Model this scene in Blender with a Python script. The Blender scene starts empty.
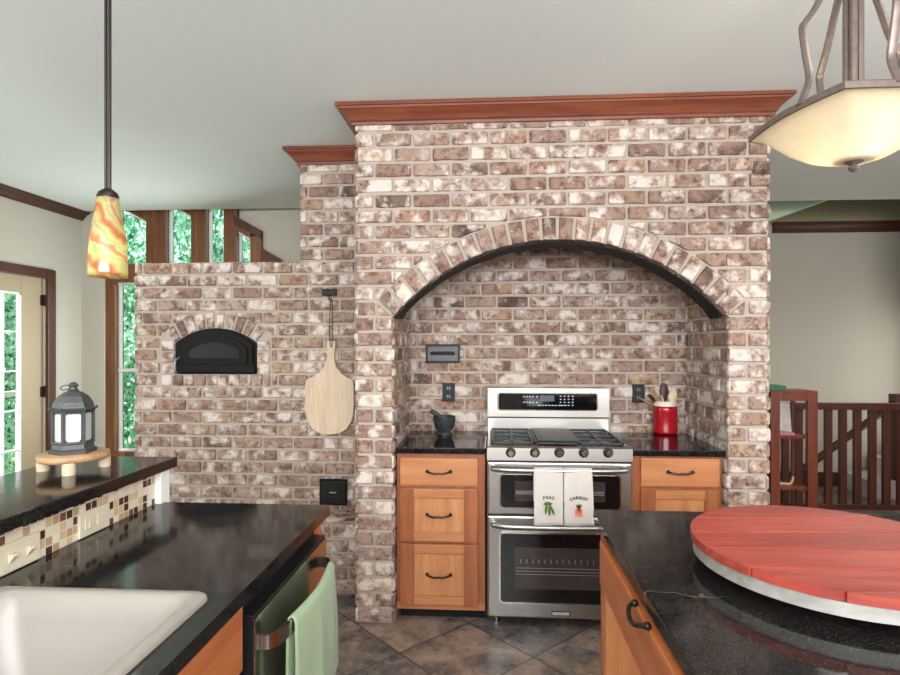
import bpy, bmesh, math, random
from mathutils import Vector, Matrix
random.seed(11)
S = bpy.context.scene
COL = S.collection
PI = math.pi

# ------------------------------------------------------------------ camera
FOC, PX, PY, TH, H = 575.0, 456.0, 345.0, math.radians(3.5), 1.48
cam_d = bpy.data.cameras.new('camera'); cam = bpy.data.objects.new('camera', cam_d); COL.objects.link(cam)
cam.location = (0, 0, H); cam.rotation_euler = (PI/2, 0, TH)
cam_d.sensor_width = 36; cam_d.lens = FOC/900*36
cam_d.shift_x = -(PX-450)/900; cam_d.shift_y = (PY-337.5)/900
cam_d.clip_start = .02
S.camera = cam
S.view_settings.view_transform = 'Standard'; S.view_settings.look = 'None'
S.view_settings.gamma = 1; S.view_settings.use_curve_mapping = False
S.view_settings.exposure = 0.36
S.cycles.use_denoising = True
S.cycles.max_bounces = 8
S.cycles.sample_clamp_indirect = 6

# ------------------------------------------------------------------ world, sun, lights
w = bpy.data.worlds.new('sky'); S.world = w; w.use_nodes = True
bg = w.node_tree.nodes['Background']; bg.inputs[0].default_value = (.80, .93, 1, 1); bg.inputs[1].default_value = 1.5
def light(name, kind, loc, energy, color=(1, 1, 1), rot=(0, 0, 0), **k):
    d = bpy.data.lights.new(name, kind); d.energy = energy; d.color = color
    for a, b in k.items(): setattr(d, a, b)
    o = bpy.data.objects.new(name, d); COL.objects.link(o); o.location = loc; o.rotation_euler = rot
    return o
def R(*a): return tuple(math.radians(x) for x in a)
light('sun', 'SUN', (0, 0, 10), 9.0, (1, .96, .9), R(38, 0, -25), angle=.02)
# area fills added behind and right of the camera; daylight from left and sunroom windows
light('window_daylight_back', 'AREA', (.2, -2.3, 1.9), 165, (.97, .98, 1), R(106, 0, 0), shape='RECTANGLE', size=4.2, size_y=1.3)  # unseen panel added to light the room from behind
light('window_daylight_high', 'AREA', (0, -2.2, 2.1), 125, (.98, .99, 1), R(140, 0, 0), shape='RECTANGLE', size=5, size_y=.5)  # added panel aimed upward to brighten the ceiling
light('window_daylight_right', 'AREA', (3.5, .8, 1.7), 42, (1, .98, .95), R(92, 0, 90), shape='RECTANGLE', size=3.0, size_y=1.6)  # unseen panel added to brighten the room and left wall
light('window_daylight_left', 'AREA', (-3.75, 1.0, 1.55), 30, (.84, 1, .95), R(85, 0, -90), shape='RECTANGLE', size=2.6, size_y=1.9)
light('window_daylight_sunroom', 'AREA', (-2.65, 5.12, 1.35), 22, (.9, 1, .97), R(-90, 0, -25), shape='RECTANGLE', size=.8, size_y=1.1)
for lx, ly, e in ((-.6, 1.2, 11), (.9, .7, 11), (-2.7, 3.6, 16), (2.7, 4.2, 55), (.35, -.6, 8)):
    light('ceiling_downlight', 'SPOT', (lx, ly, 2.74), e*4, (1, .95, .88), (0, 0, 0), spot_size=math.radians(150), spot_blend=1, shadow_soft_size=.35)  # spots added to brighten brick and walls; no fixtures drawn
light('stairwell_daylight', 'AREA', (4.35, 5.75, 1.0), 7, (1, .97, .92), R(90, 0, 90), shape='RECTANGLE', size=.8, size_y=1.6)  # added to brighten the stairwell wall; no window there

# ------------------------------------------------------------------ pixel -> world (measuring only)
C_, S_ = math.cos(TH), math.sin(TH)
def ray(px, py):
    u = (px-PX)/FOC; v = (PY-py)/FOC
    return Vector((-S_+u*C_, C_+u*S_, v))
def atY(px, py, Y):
    r = ray(px, py); return Vector((0, 0, H)) + r*(Y/r.y)
def atX(px, py, X):
    r = ray(px, py); return Vector((0, 0, H)) + r*(X/r.x)
def atZ(px, py, Z):
    r = ray(px, py); return Vector((0, 0, H)) + r*((Z-H)/r.z)

# ------------------------------------------------------------------ materials
def srgb(r, g, b):
    f = lambda c: (c/255/12.92) if c/255 <= .04045 else ((c/255+.055)/1.055)**2.4
    return (f(r), f(g), f(b), 1)
def newmat(name):
    m = bpy.data.materials.new(name); m.use_nodes = True
    return m, m.node_tree.nodes, m.node_tree.links, m.node_tree.nodes['Principled BSDF']
def add(n, t, **k):
    x = n.new(t)
    for a, b in k.items(): setattr(x, a, b)
    return x
def coords(n, l, scale=(1, 1, 1), rot=(0, 0, 0), loc=(0, 0, 0), kind='Object'):
    tc = add(n, 'ShaderNodeTexCoord'); mp = add(n, 'ShaderNodeMapping')
    mp.inputs['Scale'].default_value = scale; mp.inputs['Rotation'].default_value = rot; mp.inputs['Location'].default_value = loc
    l.new(tc.outputs[kind], mp.inputs[0]); return mp.outputs[0]
def noise(n, l, vec, scale, detail=4, rough=.6):
    x = add(n, 'ShaderNodeTexNoise'); x.inputs['Scale'].default_value = scale
    x.inputs['Detail'].default_value = detail; x.inputs['Roughness'].default_value = rough
    if vec: l.new(vec, x.inputs['Vector'])
    return x.outputs['Fac']
def ramp(n, l, fac, stops, interp='LINEAR'):
    x = add(n, 'ShaderNodeValToRGB'); x.color_ramp.interpolation = interp
    e = x.color_ramp.elements
    e[0].position, e[0].color = stops[0]; e[1].position, e[1].color = stops[-1]
    for p, c in stops[1:-1]:
        q = e.new(p); q.color = c
    l.new(fac, x.inputs[0]); return x.outputs[0]
def mix(n, l, fac, a, b, mode='MIX'):
    x = add(n, 'ShaderNodeMix', data_type='RGBA', blend_type=mode)
    for s, v in ((x.inputs[0], fac), (x.inputs[6], a), (x.inputs[7], b)):
        if hasattr(v, 'links') or hasattr(v, 'is_linked'): l.new(v, s)
        else: s.default_value = v
    return x.outputs[2]
def bump(n, l, h, p, strength=.3, dist=.01):
    x = add(n, 'ShaderNodeBump'); x.inputs['Strength'].default_value = strength; x.inputs['Distance'].default_value = dist
    l.new(h, x.inputs['Height']); l.new(x.outputs[0], p.inputs['Normal'])
def plain(name, c, rough=.5, metal=0, var=.06, scale=30, bmp=0, spec=.5, **k):
    m, n, l, p = newmat(name)
    v = coords(n, l); f = noise(n, l, v, scale)
    c = tuple(c); d = tuple(x*(1-var*2) for x in c[:3])+(1,)
    l.new(mix(n, l, f, d, tuple(min(1, x*(1+var)) for x in c[:3])+(1,)), p.inputs['Base Color'])
    p.inputs['Roughness'].default_value = rough; p.inputs['Metallic'].default_value = metal
    p.inputs['Specular IOR Level'].default_value = spec
    if bmp: bump(n, l, f, p, bmp, .004)
    for a, b in k.items(): p.inputs[a.replace('_', ' ')].default_value = b
    return m
M = {}
M['wall'] = plain('wall_paint', srgb(186, 181, 168), .85, 0, .02, 60, .05)
M['wall_high'] = plain('wall_paint_high', srgb(158, 150, 118), .9, 0, .02, 60, .05)  # wall paint turned olive for the shade above the crown
M['ceiling'] = plain('ceiling_paint', srgb(228, 232, 230), .92, 0, .015, 40, .05)
M['green_soffit'] = plain('soffit_paint', srgb(214, 236, 210), .9, 0, .01)  # greenish light on the triangle is put into this colour
M['white'] = plain('white_paint', srgb(225, 225, 222), .5, 0, .01)
M['iron'] = plain('black_iron', srgb(15, 15, 15), .62, 0, .15, 40, .15, .2)
M['bronze'] = plain('oiled_bronze', srgb(48, 38, 34), .38, .6, .15, 60)
M['pewter'] = plain('brushed_pewter', srgb(128, 114, 108), .42, .55, .2, 50, .1)
M['plastic_black'] = plain('black_plastic', srgb(22, 23, 25), .35, 0, .1)
M['black_metal'] = plain('black_outlet', srgb(22, 22, 23), .5, 0, .1, 30, 0, .3)
M['cream'] = plain('cream_plastic', srgb(204, 195, 172), .4, 0, .015)
M['sink'] = plain('sink_composite', srgb(142, 136, 129), .32, 0, .015, 200)
M['red'] = plain('red_glaze', srgb(160, 16, 30), .16, 0, .06, 20, 0, .6)
M['cream_glaze'] = plain('cream_glaze', srgb(225, 215, 195), .3, 0, .03)
M['granite'] = None
M['paleboard'] = None
M['rubber'] = plain('dark_rubber', srgb(20, 20, 20), .7)
M['lantern'] = plain('lantern_zinc', srgb(84, 86, 88), .5, .45, .25, 25, .2)
M['frost'] = plain('frosted_pane', srgb(186, 188, 184), .55, 0, .02)
M['enamel'] = plain('dark_enamel', srgb(20, 23, 28), .5, 0, .1)
M['castiron'] = plain('cast_iron', srgb(40, 42, 45), .5, .2, .2, 90, .2)
M['chrome'] = plain('chrome', srgb(190, 188, 184), .18, 1, .03)
M['alu'] = plain('aluminium', srgb(165, 165, 163), .45, .9, .05, 100)
M['leafgreen'] = plain('pod_green', srgb(72, 104, 44), .8)
M['carrot'] = plain('carrot_orange', srgb(222, 120, 88), .8)
M['ink'] = plain('black_thread', srgb(34, 34, 36), .8)
M['buttons'] = plain('pale_print', srgb(190, 195, 200), .5)
M['lcd'] = plain('clock_screen', srgb(62, 68, 84), .3)
M['darkwood_utensil'] = plain('dark_utensil_wood', srgb(72, 34, 28), .5, 0, .2, 40)
M['pale_utensil'] = plain('pale_utensil_wood', srgb(214, 196, 160), .6, 0, .1, 40)
M['brown_utensil'] = plain('tan_utensil_wood', srgb(176, 134, 104), .6, 0, .1, 40)
M['magazine'] = plain('magazine_cover', srgb(208, 200, 196), .4, 0, .3, 25)
M['pink'] = plain('pink_print', srgb(176, 110, 130), .5, 0, .3, 60)
M['greenbook'] = plain('green_cloth_cover', srgb(36, 92, 62), .5)
M['tan'] = plain('tan_object', srgb(190, 165, 120), .6)
M['seam'] = plain('pale_seam_wood', srgb(206, 140, 122), .6)
M['bark'] = plain('bark', srgb(88, 74, 60), .9, 0, .3, 14, .4)
M['grass'] = plain('lawn', srgb(150, 178, 120), .95, 0, .25, 3)
M['paleplate'] = plain('badge_plate', srgb(205, 200, 195), .3, .6, .05)
M['black_void'] = plain('shadow_box_black', srgb(12, 12, 12), .9)
M['switchface'] = plain('pewter_plate', srgb(86, 88, 92), .5, .3, .1)

def wood(name, c1, c2, rough=.4, axis='z', sc=1.0, bmp=.08, coat=0, rndamp=0):
    m, n, l, p = newmat(name)
    s = {'z': (9, 9, .8), 'x': (.8, 9, 9), 'y': (9, .8, 9)}[axis]
    v = coords(n, l, tuple(x*sc for x in s))
    f = noise(n, l, v, 2.2, 6, .62); g = noise(n, l, v, 9, 3, .7)
    c = ramp(n, l, f, [(.3, c1), (.52, tuple((a+b)/2 for a, b in zip(c1, c2))), (.72, c2)])
    c = mix(n, l, ramp(n, l, g, [(.35, (.78, .74, .70, 1)), (.6, (1, 1, 1, 1))]), (0, 0, 0, 1), c, 'MIX') if 0 else mix(n, l, .35, c, ramp(n, l, g, [(.35, (.7, .66, .62, 1)), (.62, (1, 1, 1, 1))]), 'MULTIPLY')
    l.new(c, p.inputs['Base Color']); p.inputs['Roughness'].default_value = rough
    p.inputs['Coat Weight'].default_value = coat; p.inputs['Coat Roughness'].default_value = .15
    bump(n, l, g, p, bmp, .003)
    return m
M['maple'] = wood('maple_panel', srgb(178, 116, 74), srgb(204, 144, 100), .36)
M['maple_x'] = wood('maple_rail', srgb(170, 106, 66), srgb(196, 134, 90), .36, 'x')
M['maple_red'] = wood('maple_stile', srgb(136, 76, 46), srgb(168, 102, 64), .36)
M['maple_y'] = wood('maple_island', srgb(158, 86, 48), srgb(188, 114, 70), .33, 'y')
M['cherry'] = wood('cherry_crown', srgb(96, 46, 30), srgb(142, 80, 56), .35, 'x', 1, .05)
M['darktrim'] = wood('dark_trim', srgb(58, 28, 18), srgb(96, 50, 32), .4, 'z')
M['darktrim_y'] = wood('dark_crown', srgb(58, 28, 18), srgb(92, 46, 30), .4, 'y')
M['darktrim_x'] = wood('dark_crown_far', srgb(56, 26, 18), srgb(86, 42, 30), .4, 'x')
M['winwood'] = wood('window_wood', srgb(84, 50, 26), srgb(134, 84, 44), .4, 'z')
M['railwood'] = wood('rail_wood', srgb(52, 22, 16), srgb(86, 40, 28), .38, 'z')
M['rackwood'] = wood('rack_wood', srgb(84, 34, 20), srgb(128, 58, 36), .38, 'z')
M['peel'] = wood('peel_wood', srgb(196, 172, 146), srgb(216, 194, 168), .55, 'z', 1.6)
M['slice'] = wood('slice_wood', srgb(146, 108, 76), srgb(190, 156, 118), .6, 'x', 1.2)
M['leg_pale'] = wood('stand_leg_wood', srgb(196, 176, 148), srgb(214, 198, 174), .6)
M['deck'] = wood('deck_wood', srgb(190, 186, 176), srgb(215, 212, 205), .8, 'x')
M['redplank'] = wood('red_painted_plank', srgb(126, 44, 37), srgb(180, 78, 62), .42, 'x', 1.0, .12)
M['ringwood'] = wood('whitewashed_hoop', srgb(122, 120, 116), srgb(166, 164, 160), .5, 'x', .6)
M['doorpaint'] = plain('door_paint', srgb(170, 152, 124), .5, 0, .03)

def brickmat(tint=(1, 1, 1)):
    m, n, l, p = newmat('tumbled_brick')
    at = add(n, 'ShaderNodeAttribute'); at.attribute_name = 'rnd'; r = at.outputs['Fac']
    tc = add(n, 'ShaderNodeTexCoord'); off = add(n, 'ShaderNodeVectorMath', operation='MULTIPLY_ADD')
    cb = add(n, 'ShaderNodeCombineXYZ')
    for i in range(3): l.new(r, cb.inputs[i])
    l.new(cb.outputs[0], off.inputs[0]); off.inputs[1].default_value = (37, 53, 71); l.new(tc.outputs['Object'], off.inputs[2])
    v = off.outputs[0]
    base = ramp(n, l, r, [(0, srgb(74, 62, 58)), (.07, srgb(124, 100, 91)), (.2, srgb(152, 128, 118)), (.4, srgb(170, 147, 134)),
                          (.56, srgb(144, 116, 105)), (.7, srgb(182, 162, 150)), (.84, srgb(172, 140, 116)), (.92, srgb(196, 168, 136)), (1, srgb(126, 112, 96))])
    f1 = noise(n, l, v, 11, 5, .62); f2 = noise(n, l, v, 26, 5, .65); f3 = noise(n, l, v, 150, 3, .6); f4 = noise(n, l, v, 9, 3, .5)
    c = mix(n, l, ramp(n, l, f4, [(.35, (0, 0, 0, 1)), (.65, (1, 1, 1, 1))]), base, srgb(156, 128, 115))
    c = mix(n, l, ramp(n, l, f2, [(.36, (.9, .9, .9, 1)), (.53, (0, 0, 0, 1))]), c, srgb(100, 74, 66))
    th = add(n, 'ShaderNodeMath', operation='MULTIPLY_ADD'); th.inputs[1].default_value = 7.3; th.inputs[2].default_value = .2; l.new(r, th.inputs[0])
    fr = add(n, 'ShaderNodeMath', operation='FRACT'); l.new(th.outputs[0], fr.inputs[0])
    ad = add(n, 'ShaderNodeMath', operation='MULTIPLY_ADD'); ad.inputs[1].default_value = .17; l.new(fr.outputs[0], ad.inputs[0]); l.new(f1, ad.inputs[2])
    wfac = ramp(n, l, ad.outputs[0], [(.57, (0, 0, 0, 1)), (.71, (.82, .82, .82, 1))])
    c = mix(n, l, wfac, c, srgb(226, 216, 208))
    c = mix(n, l, .45, c, ramp(n, l, f3, [(.3, (.55, .52, .50, 1)), (.62, (.98, .96, .95, 1))]), 'MULTIPLY')
    l.new(c, p.inputs['Base Color']); p.inputs['Roughness'].default_value = .88; p.inputs['Specular IOR Level'].default_value = .25
    bump(n, l, f2, p, .55, .008)
    return m
M['brick'] = brickmat()
M['mortar'] = plain('mortar', srgb(178, 165, 154), .95, 0, .10, 60, .5, .2)

def stone(name, base, speck, vein=None, rough=.14):
    m, n, l, p = newmat(name)
    v = coords(n, l)
    f = noise(n, l, v, 90, 3, .7); g = noise(n, l, v, 6, 5, .7); h = noise(n, l, v, 420, 2, .5)
    c = ramp(n, l, f, [(.45, base), (.75, tuple(min(1, x*2.4+.01) for x in base[:3])+(1,))])
    c = mix(n, l, ramp(n, l, h, [(.62, (0, 0, 0, 1)), (.68, (1, 1, 1, 1))]), c, speck)
    c = mix(n, l, ramp(n, l, g, [(.5, (0, 0, 0, 1)), (.78, (.22, .22, .22, 1))]), c, speck)
    if vein:
        d = add(n, 'ShaderNodeTexNoise'); d.inputs['Scale'].default_value = 1.7; d.inputs['Detail'].default_value = 6; l.new(v, d.inputs['Vector'])
        a = add(n, 'ShaderNodeMath', operation='SUBTRACT'); a.inputs[1].default_value = .5; l.new(d.outputs['Fac'], a.inputs[0])
        b = add(n, 'ShaderNodeMath', operation='ABSOLUTE'); l.new(a.outputs[0], b.inputs[0])
        vf = ramp(n, l, b.outputs[0], [(.0, (.6, .6, .6, 1)), (.002, (0, 0, 0, 1))])
        k = noise(n, l, v, 3.1, 2); vf2 = mix(n, l, 1, vf, ramp(n, l, k, [(.5, (0, 0, 0, 1)), (.62, (1, 1, 1, 1))]), 'MULTIPLY')
        c = mix(n, l, vf2, c, vein)
    l.new(c, p.inputs['Base Color'])
    l.new(ramp(n, l, g, [(.3, (rough,)*3+(1,)), (.7, (rough+.09,)*3+(1,))]), p.inputs['Roughness'])
    p.inputs['Specular IOR Level'].default_value = .27
    return m
M['soapstone'] = stone('black_stone', srgb(13, 12, 12), srgb(84, 80, 76), srgb(110, 104, 96), .05)
M['blackgranite'] = stone('polished_black_granite', srgb(16, 14, 14), srgb(60, 56, 54), None, .05)
M['granite'] = stone('mortar_granite', srgb(36, 40, 40), srgb(110, 118, 116), None, .35)

def tilefloor():
    m, n, l, p = newmat('slate_tile')
    A = Vector((-.12, 3.06)); s = .452; a = math.radians(45)
    tc = add(n, 'ShaderNodeTexCoord'); sb = add(n, 'ShaderNodeVectorMath', operation='SUBTRACT'); sb.inputs[1].default_value = (A.x, A.y, 0)
    l.new(tc.outputs['Object'], sb.inputs[0])
    rt = add(n, 'ShaderNodeVectorRotate', rotation_type='Z_AXIS'); rt.inputs['Angle'].default_value = a; l.new(sb.outputs[0], rt.inputs['Vector'])
    sc = add(n, 'ShaderNodeVectorMath', operation='SCALE'); sc.inputs['Scale'].default_value = 1/s; l.new(rt.outputs[0], sc.inputs[0])
    fl = add(n, 'ShaderNodeVectorMath', operation='FLOOR'); l.new(sc.outputs[0], fl.inputs[0])
    fr = add(n, 'ShaderNodeVectorMath', operation='FRACTION'); l.new(sc.outputs[0], fr.inputs[0])
    wn = add(n, 'ShaderNodeTexWhiteNoise', noise_dimensions='2D'); l.new(fl.outputs[0], wn.inputs['Vector'])
    sp = add(n, 'ShaderNodeSeparateXYZ'); l.new(fr.outputs[0], sp.inputs[0])
    outs = []
    for i in range(2):
        x = add(n, 'ShaderNodeMath', operation='SUBTRACT'); x.inputs[1].default_value = .5; l.new(sp.outputs[i], x.inputs[0])
        y = add(n, 'ShaderNodeMath', operation='ABSOLUTE'); l.new(x.outputs[0], y.inputs[0]); outs.append(y.outputs[0])
    mx = add(n, 'ShaderNodeMath', operation='MAXIMUM'); l.new(outs[0], mx.inputs[0]); l.new(outs[1], mx.inputs[1])
    gr = add(n, 'ShaderNodeMath', operation='GREATER_THAN'); gr.inputs[1].default_value = .489; l.new(mx.outputs[0], gr.inputs[0])
    v = tc.outputs['Object']
    off = add(n, 'ShaderNodeVectorMath', operation='MULTIPLY_ADD'); off.inputs[1].default_value = (9, 7, 5); l.new(wn.outputs['Color'], off.inputs[0]); l.new(v, off.inputs[2])
    f = noise(n, l, off.outputs[0], 5, 8, .68); g = noise(n, l, off.outputs[0], 22, 5, .7)
    base = ramp(n, l, wn.outputs['Value'], [(0, srgb(104, 98, 96)), (.3, srgb(128, 112, 100)), (.55, srgb(154, 128, 110)), (.8, srgb(98, 100, 104)), (1, srgb(138, 118, 102))])
    c = mix(n, l, ramp(n, l, f, [(.38, (0, 0, 0, 1)), (.62, (1, 1, 1, 1))]), srgb(66, 62, 64), base)
    c = mix(n, l, ramp(n, l, g, [(.5, (0, 0, 0, 1)), (.72, (.6, .6, .6, 1))]), c, srgb(168, 152, 138))
    c = mix(n, l, gr.outputs[0], c, srgb(60, 54, 50))
    l.new(c, p.inputs['Base Color']); l.new(ramp(n, l, g, [(.3, (.22,)*3+(1,)), (.7, (.45,)*3+(1,))]), p.inputs['Roughness'])
    bump(n, l, f, p, .25, .01)
    return m
M['floor'] = tilefloor()

def mosaic():
    m, n, l, p = newmat('mosaic_tile')
    tc = add(n, 'ShaderNodeTexCoord'); sc = add(n, 'ShaderNodeVectorMath', operation='SCALE'); sc.inputs['Scale'].default_value = 1/.0245
    l.new(tc.outputs['Object'], sc.inputs[0])
    sp0 = add(n, 'ShaderNodeSeparateXYZ'); l.new(sc.outputs[0], sp0.inputs[0])
    cb = add(n, 'ShaderNodeCombineXYZ'); l.new(sp0.outputs[1], cb.inputs[0]); l.new(sp0.outputs[2], cb.inputs[1])
    fl = add(n, 'ShaderNodeVectorMath', operation='FLOOR'); l.new(cb.outputs[0], fl.inputs[0])
    fr = add(n, 'ShaderNodeVectorMath', operation='FRACTION'); l.new(cb.outputs[0], fr.inputs[0])
    wn = add(n, 'ShaderNodeTexWhiteNoise', noise_dimensions='2D'); l.new(fl.outputs[0], wn.inputs['Vector'])
    sp = add(n, 'ShaderNodeSeparateXYZ'); l.new(fr.outputs[0], sp.inputs[0]); outs = []
    for i in range(2):
        x = add(n, 'ShaderNodeMath', operation='SUBTRACT'); x.inputs[1].default_value = .5; l.new(sp.outputs[i], x.inputs[0])
        y = add(n, 'ShaderNodeMath', operation='ABSOLUTE'); l.new(x.outputs[0], y.inputs[0]); outs.append(y.outputs[0])
    mx = add(n, 'ShaderNodeMath', operation='MAXIMUM'); l.new(outs[0], mx.inputs[0]); l.new(outs[1], mx.inputs[1])
    gr = add(n, 'ShaderNodeMath', operation='GREATER_THAN'); gr.inputs[1].default_value = .44; l.new(mx.outputs[0], gr.inputs[0])
    c = ramp(n, l, wn.outputs['Value'], [(0, srgb(74, 44, 34)), (.24, srgb(112, 74, 58)), (.36, srgb(196, 170, 134)), (.56, srgb(216, 204, 182)), (.78, srgb(176, 144, 112)), (.88, srgb(206, 196, 176))], 'CONSTANT')
    c = mix(n, l, gr.outputs[0], c, srgb(206, 196, 182))
    l.new(c, p.inputs['Base Color']); p.inputs['Roughness'].default_value = .25
    return m
M['mosaic'] = mosaic()

def steel(name, c=(170, 168, 164), rough=.26, axis='x'):
    m, n, l, p = newmat(name)
    s = {'x': (1, 140, 140), 'z': (140, 140, 1), 'y': (140, 1, 140)}[axis]
    v = coords(n, l, s); f = noise(n, l, v, 2, 3)
    l.new(ramp(n, l, f, [(.3, tuple(x*.94 for x in srgb(*c)[:3])+(1,)), (.7, srgb(*c))]), p.inputs['Base Color'])
    l.new(ramp(n, l, f, [(.3, (rough-.02,)*3+(1,)), (.7, (rough+.03,)*3+(1,))]), p.inputs['Roughness'])
    p.inputs['Metallic'].default_value = 1
    return m
M['steel'] = steel('stainless_steel', (172, 168, 164), .32)
M['steel_dw'] = steel('dishwasher_steel', (184, 178, 172), .16, 'y')
M['ovenglass'] = plain('oven_glass', srgb(14, 14, 16), .06, 0, .05)
M['stoveglass'] = plain('sooty_glass', srgb(20, 19, 17), .35, 0, .2, 20, 0, .3)
M['ovenwin'] = plain('oven_window', srgb(58, 50, 48), .12, 0, .3, 8)

def cloth(name, c, sc=380):
    m, n, l, p = newmat(name)
    v = coords(n, l); f = noise(n, l, v, sc, 2); g = noise(n, l, v, 7, 3)
    d = tuple(x*.82 for x in c[:3])+(1,)
    l.new(mix(n, l, mix(n, l, .5, f, g), d, c), p.inputs['Base Color'])
    p.inputs['Roughness'].default_value = .95; p.inputs['Sheen Weight'].default_value = .25
    bump(n, l, f, p, .3, .002)
    return m
M['linen'] = cloth('linen', srgb(206, 198, 192))
M['greencloth'] = cloth('green_terry', srgb(146, 168, 132))

def glass(name, tint=(1, 1, 1, 1)):
    m, n, l, p = newmat(name)
    tr = add(n, 'ShaderNodeBsdfTransparent'); tr.inputs[0].default_value = tint
    gl = add(n, 'ShaderNodeBsdfGlossy'); gl.inputs['Roughness'].default_value = .02
    lw = add(n, 'ShaderNodeLayerWeight'); lw.inputs[0].default_value = .5; fr = add(n, 'ShaderNodeMath', operation='POWER'); fr.inputs[1].default_value = 4; l.new(lw.outputs['Facing'], fr.inputs[0])
    mx = add(n, 'ShaderNodeMixShader'); l.new(fr.outputs[0], mx.inputs[0]); l.new(tr.outputs[0], mx.inputs[1]); l.new(gl.outputs[0], mx.inputs[2])
    l.new(mx.outputs[0], n['Material Output'].inputs[0]); return m
M['glass'] = glass('window_glass')

def shade(name, swirl, e=1.0):
    m, n, l, p = newmat(name)
    v = coords(n, l, (1, 1, 1), (.5, .6, .2))
    if swirl:
        wv = add(n, 'ShaderNodeTexWave', wave_type='BANDS', bands_direction='DIAGONAL'); wv.inputs['Scale'].default_value = 5
        wv.inputs['Distortion'].default_value = 7; wv.inputs['Detail'].default_value = 3; wv.inputs['Detail Scale'].default_value = 1.4
        l.new(v, wv.inputs['Vector'])
        c = ramp(n, l, wv.outputs['Fac'], [(0, srgb(196, 132, 88)), (.10, srgb(206, 160, 108)), (.26, srgb(216, 202, 134)), (.58, srgb(206, 204, 146)), (.74, srgb(176, 188, 140)), (.88, srgb(214, 210, 168)), (1, srgb(202, 150, 100))])
    else:
        f = noise(n, l, v, 5, 4); c = ramp(n, l, f, [(.3, srgb(240, 226, 200)), (.7, srgb(250, 242, 224))])
    tl = add(n, 'ShaderNodeBsdfTranslucent'); df = add(n, 'ShaderNodeBsdfDiffuse'); gl = add(n, 'ShaderNodeBsdfGlossy'); gl.inputs['Roughness'].default_value = .12
    em = add(n, 'ShaderNodeEmission'); em.inputs['Strength'].default_value = e
    l.new(c, tl.inputs[0]); l.new(c, df.inputs[0]); l.new(c, em.inputs[0])
    a = add(n, 'ShaderNodeMixShader'); a.inputs[0].default_value = .4; l.new(tl.outputs[0], a.inputs[1]); l.new(df.outputs[0], a.inputs[2])
    b = add(n, 'ShaderNodeMixShader'); b.inputs[0].default_value = .05; l.new(a.outputs[0], b.inputs[1]); l.new(gl.outputs[0], b.inputs[2])
    s = add(n, 'ShaderNodeAddShader'); l.new(b.outputs[0], s.inputs[0]); l.new(em.outputs[0], s.inputs[1])
    l.new(s.outputs[0], n['Material Output'].inputs[0]); return m
M['artglass'] = shade('swirled_art_glass', True, .04)
M['bowlglass'] = shade('amber_alabaster_glass', False, .08)
def emit(name, c, e):
    m, n, l, p = newmat(name)
    em = add(n, 'ShaderNodeEmission'); em.inputs[0].default_value = c; em.inputs[1].default_value = e
    l.new(em.outputs[0], n['Material Output'].inputs[0]); return m
M['bulb'] = emit('bulb_glow', (1, .9, .75, 1), 14)
M['bulb_dim'] = emit('dim_bulb_glow', (1, .92, .78, 1), 3)
def leafmat():
    m, n, l, p = newmat('foliage')
    at = add(n, 'ShaderNodeAttribute'); at.attribute_name = 'rnd'
    c = ramp(n, l, at.outputs['Fac'], [(0, srgb(70, 128, 108)), (.3, srgb(134, 196, 170)), (.6, srgb(196, 232, 212)), (1, srgb(250, 255, 250))])
    tl = add(n, 'ShaderNodeBsdfTranslucent'); l.new(c, tl.inputs[0]); df = add(n, 'ShaderNodeBsdfDiffuse'); l.new(c, df.inputs[0])
    a = add(n, 'ShaderNodeMixShader'); a.inputs[0].default_value = .5; l.new(tl.outputs[0], a.inputs[1]); l.new(df.outputs[0], a.inputs[2])
    l.new(a.outputs[0], n['Material Output'].inputs[0]); return m
M['leaf'] = leafmat()

# ------------------------------------------------------------------ mesh helpers
ORG = {}
def finish(name, bm, mats, parent=None, bevel=0, smooth=False, angle=40, mod=None):
    if not isinstance(mats, (list, tuple)): mats = [mats]
    if bevel:
        es = [e for e in bm.edges if len(e.link_faces) == 2 and e.calc_face_angle(0) > .6]
        bmesh.ops.bevel(bm, geom=es, offset=bevel, segments=2, profile=.6, affect='EDGES', clamp_overlap=True)
    bmesh.ops.recalc_face_normals(bm, faces=bm.faces) if not mod else None
    me = bpy.data.meshes.new(name)
    org = ORG.get(parent.name, Vector((0, 0, 0))) if parent else None
    if parent is None:
        org = Vector((0, 0, 0))
    if org.length: bmesh.ops.translate(bm, verts=bm.verts, vec=-org)
    if smooth:
        for f in bm.faces: f.smooth = True
    bm.to_mesh(me); bm.free()
    for m in mats: me.materials.append(m)
    o = bpy.data.objects.new(name, me); COL.objects.link(o)
    if smooth: me.set_sharp_from_angle(angle=math.radians(angle))
    if parent: o.parent = parent
    ORG[o.name] = org
    return o
def single(name, bm, mats, label, cat, group=None, **k):
    "a thing that is one mesh: origin at its base"
    bb = [v.co.copy() for v in bm.verts]
    c = Vector(((min(v.x for v in bb)+max(v.x for v in bb))/2, (min(v.y for v in bb)+max(v.y for v in bb))/2, min(v.z for v in bb)))
    if k.get('bevel'): pass
    bmesh.ops.translate(bm, verts=bm.verts, vec=-c)
    o = finish(name, bm, mats, None, **k); o.location = c; ORG[o.name] = c
    tag(o, label, cat, group); return o
def tag(o, label=None, cat=None, group=None, kind=None):
    if label: o['label'] = label
    if cat: o['category'] = cat
    if group: o['group'] = group
    if kind: o['kind'] = kind
    return o
def thing(name, label, cat, loc, group=None):
    o = bpy.data.objects.new(name, None); COL.objects.link(o); o.location = loc; o.empty_display_size = .05
    ORG[o.name] = Vector(loc); return tag(o, label, cat, group)
def struct(name, bm, mats, parent=None, **k):
    o = finish(name, bm, mats, parent, **k)
    if not parent: o['kind'] = 'structure'
    return o
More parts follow.
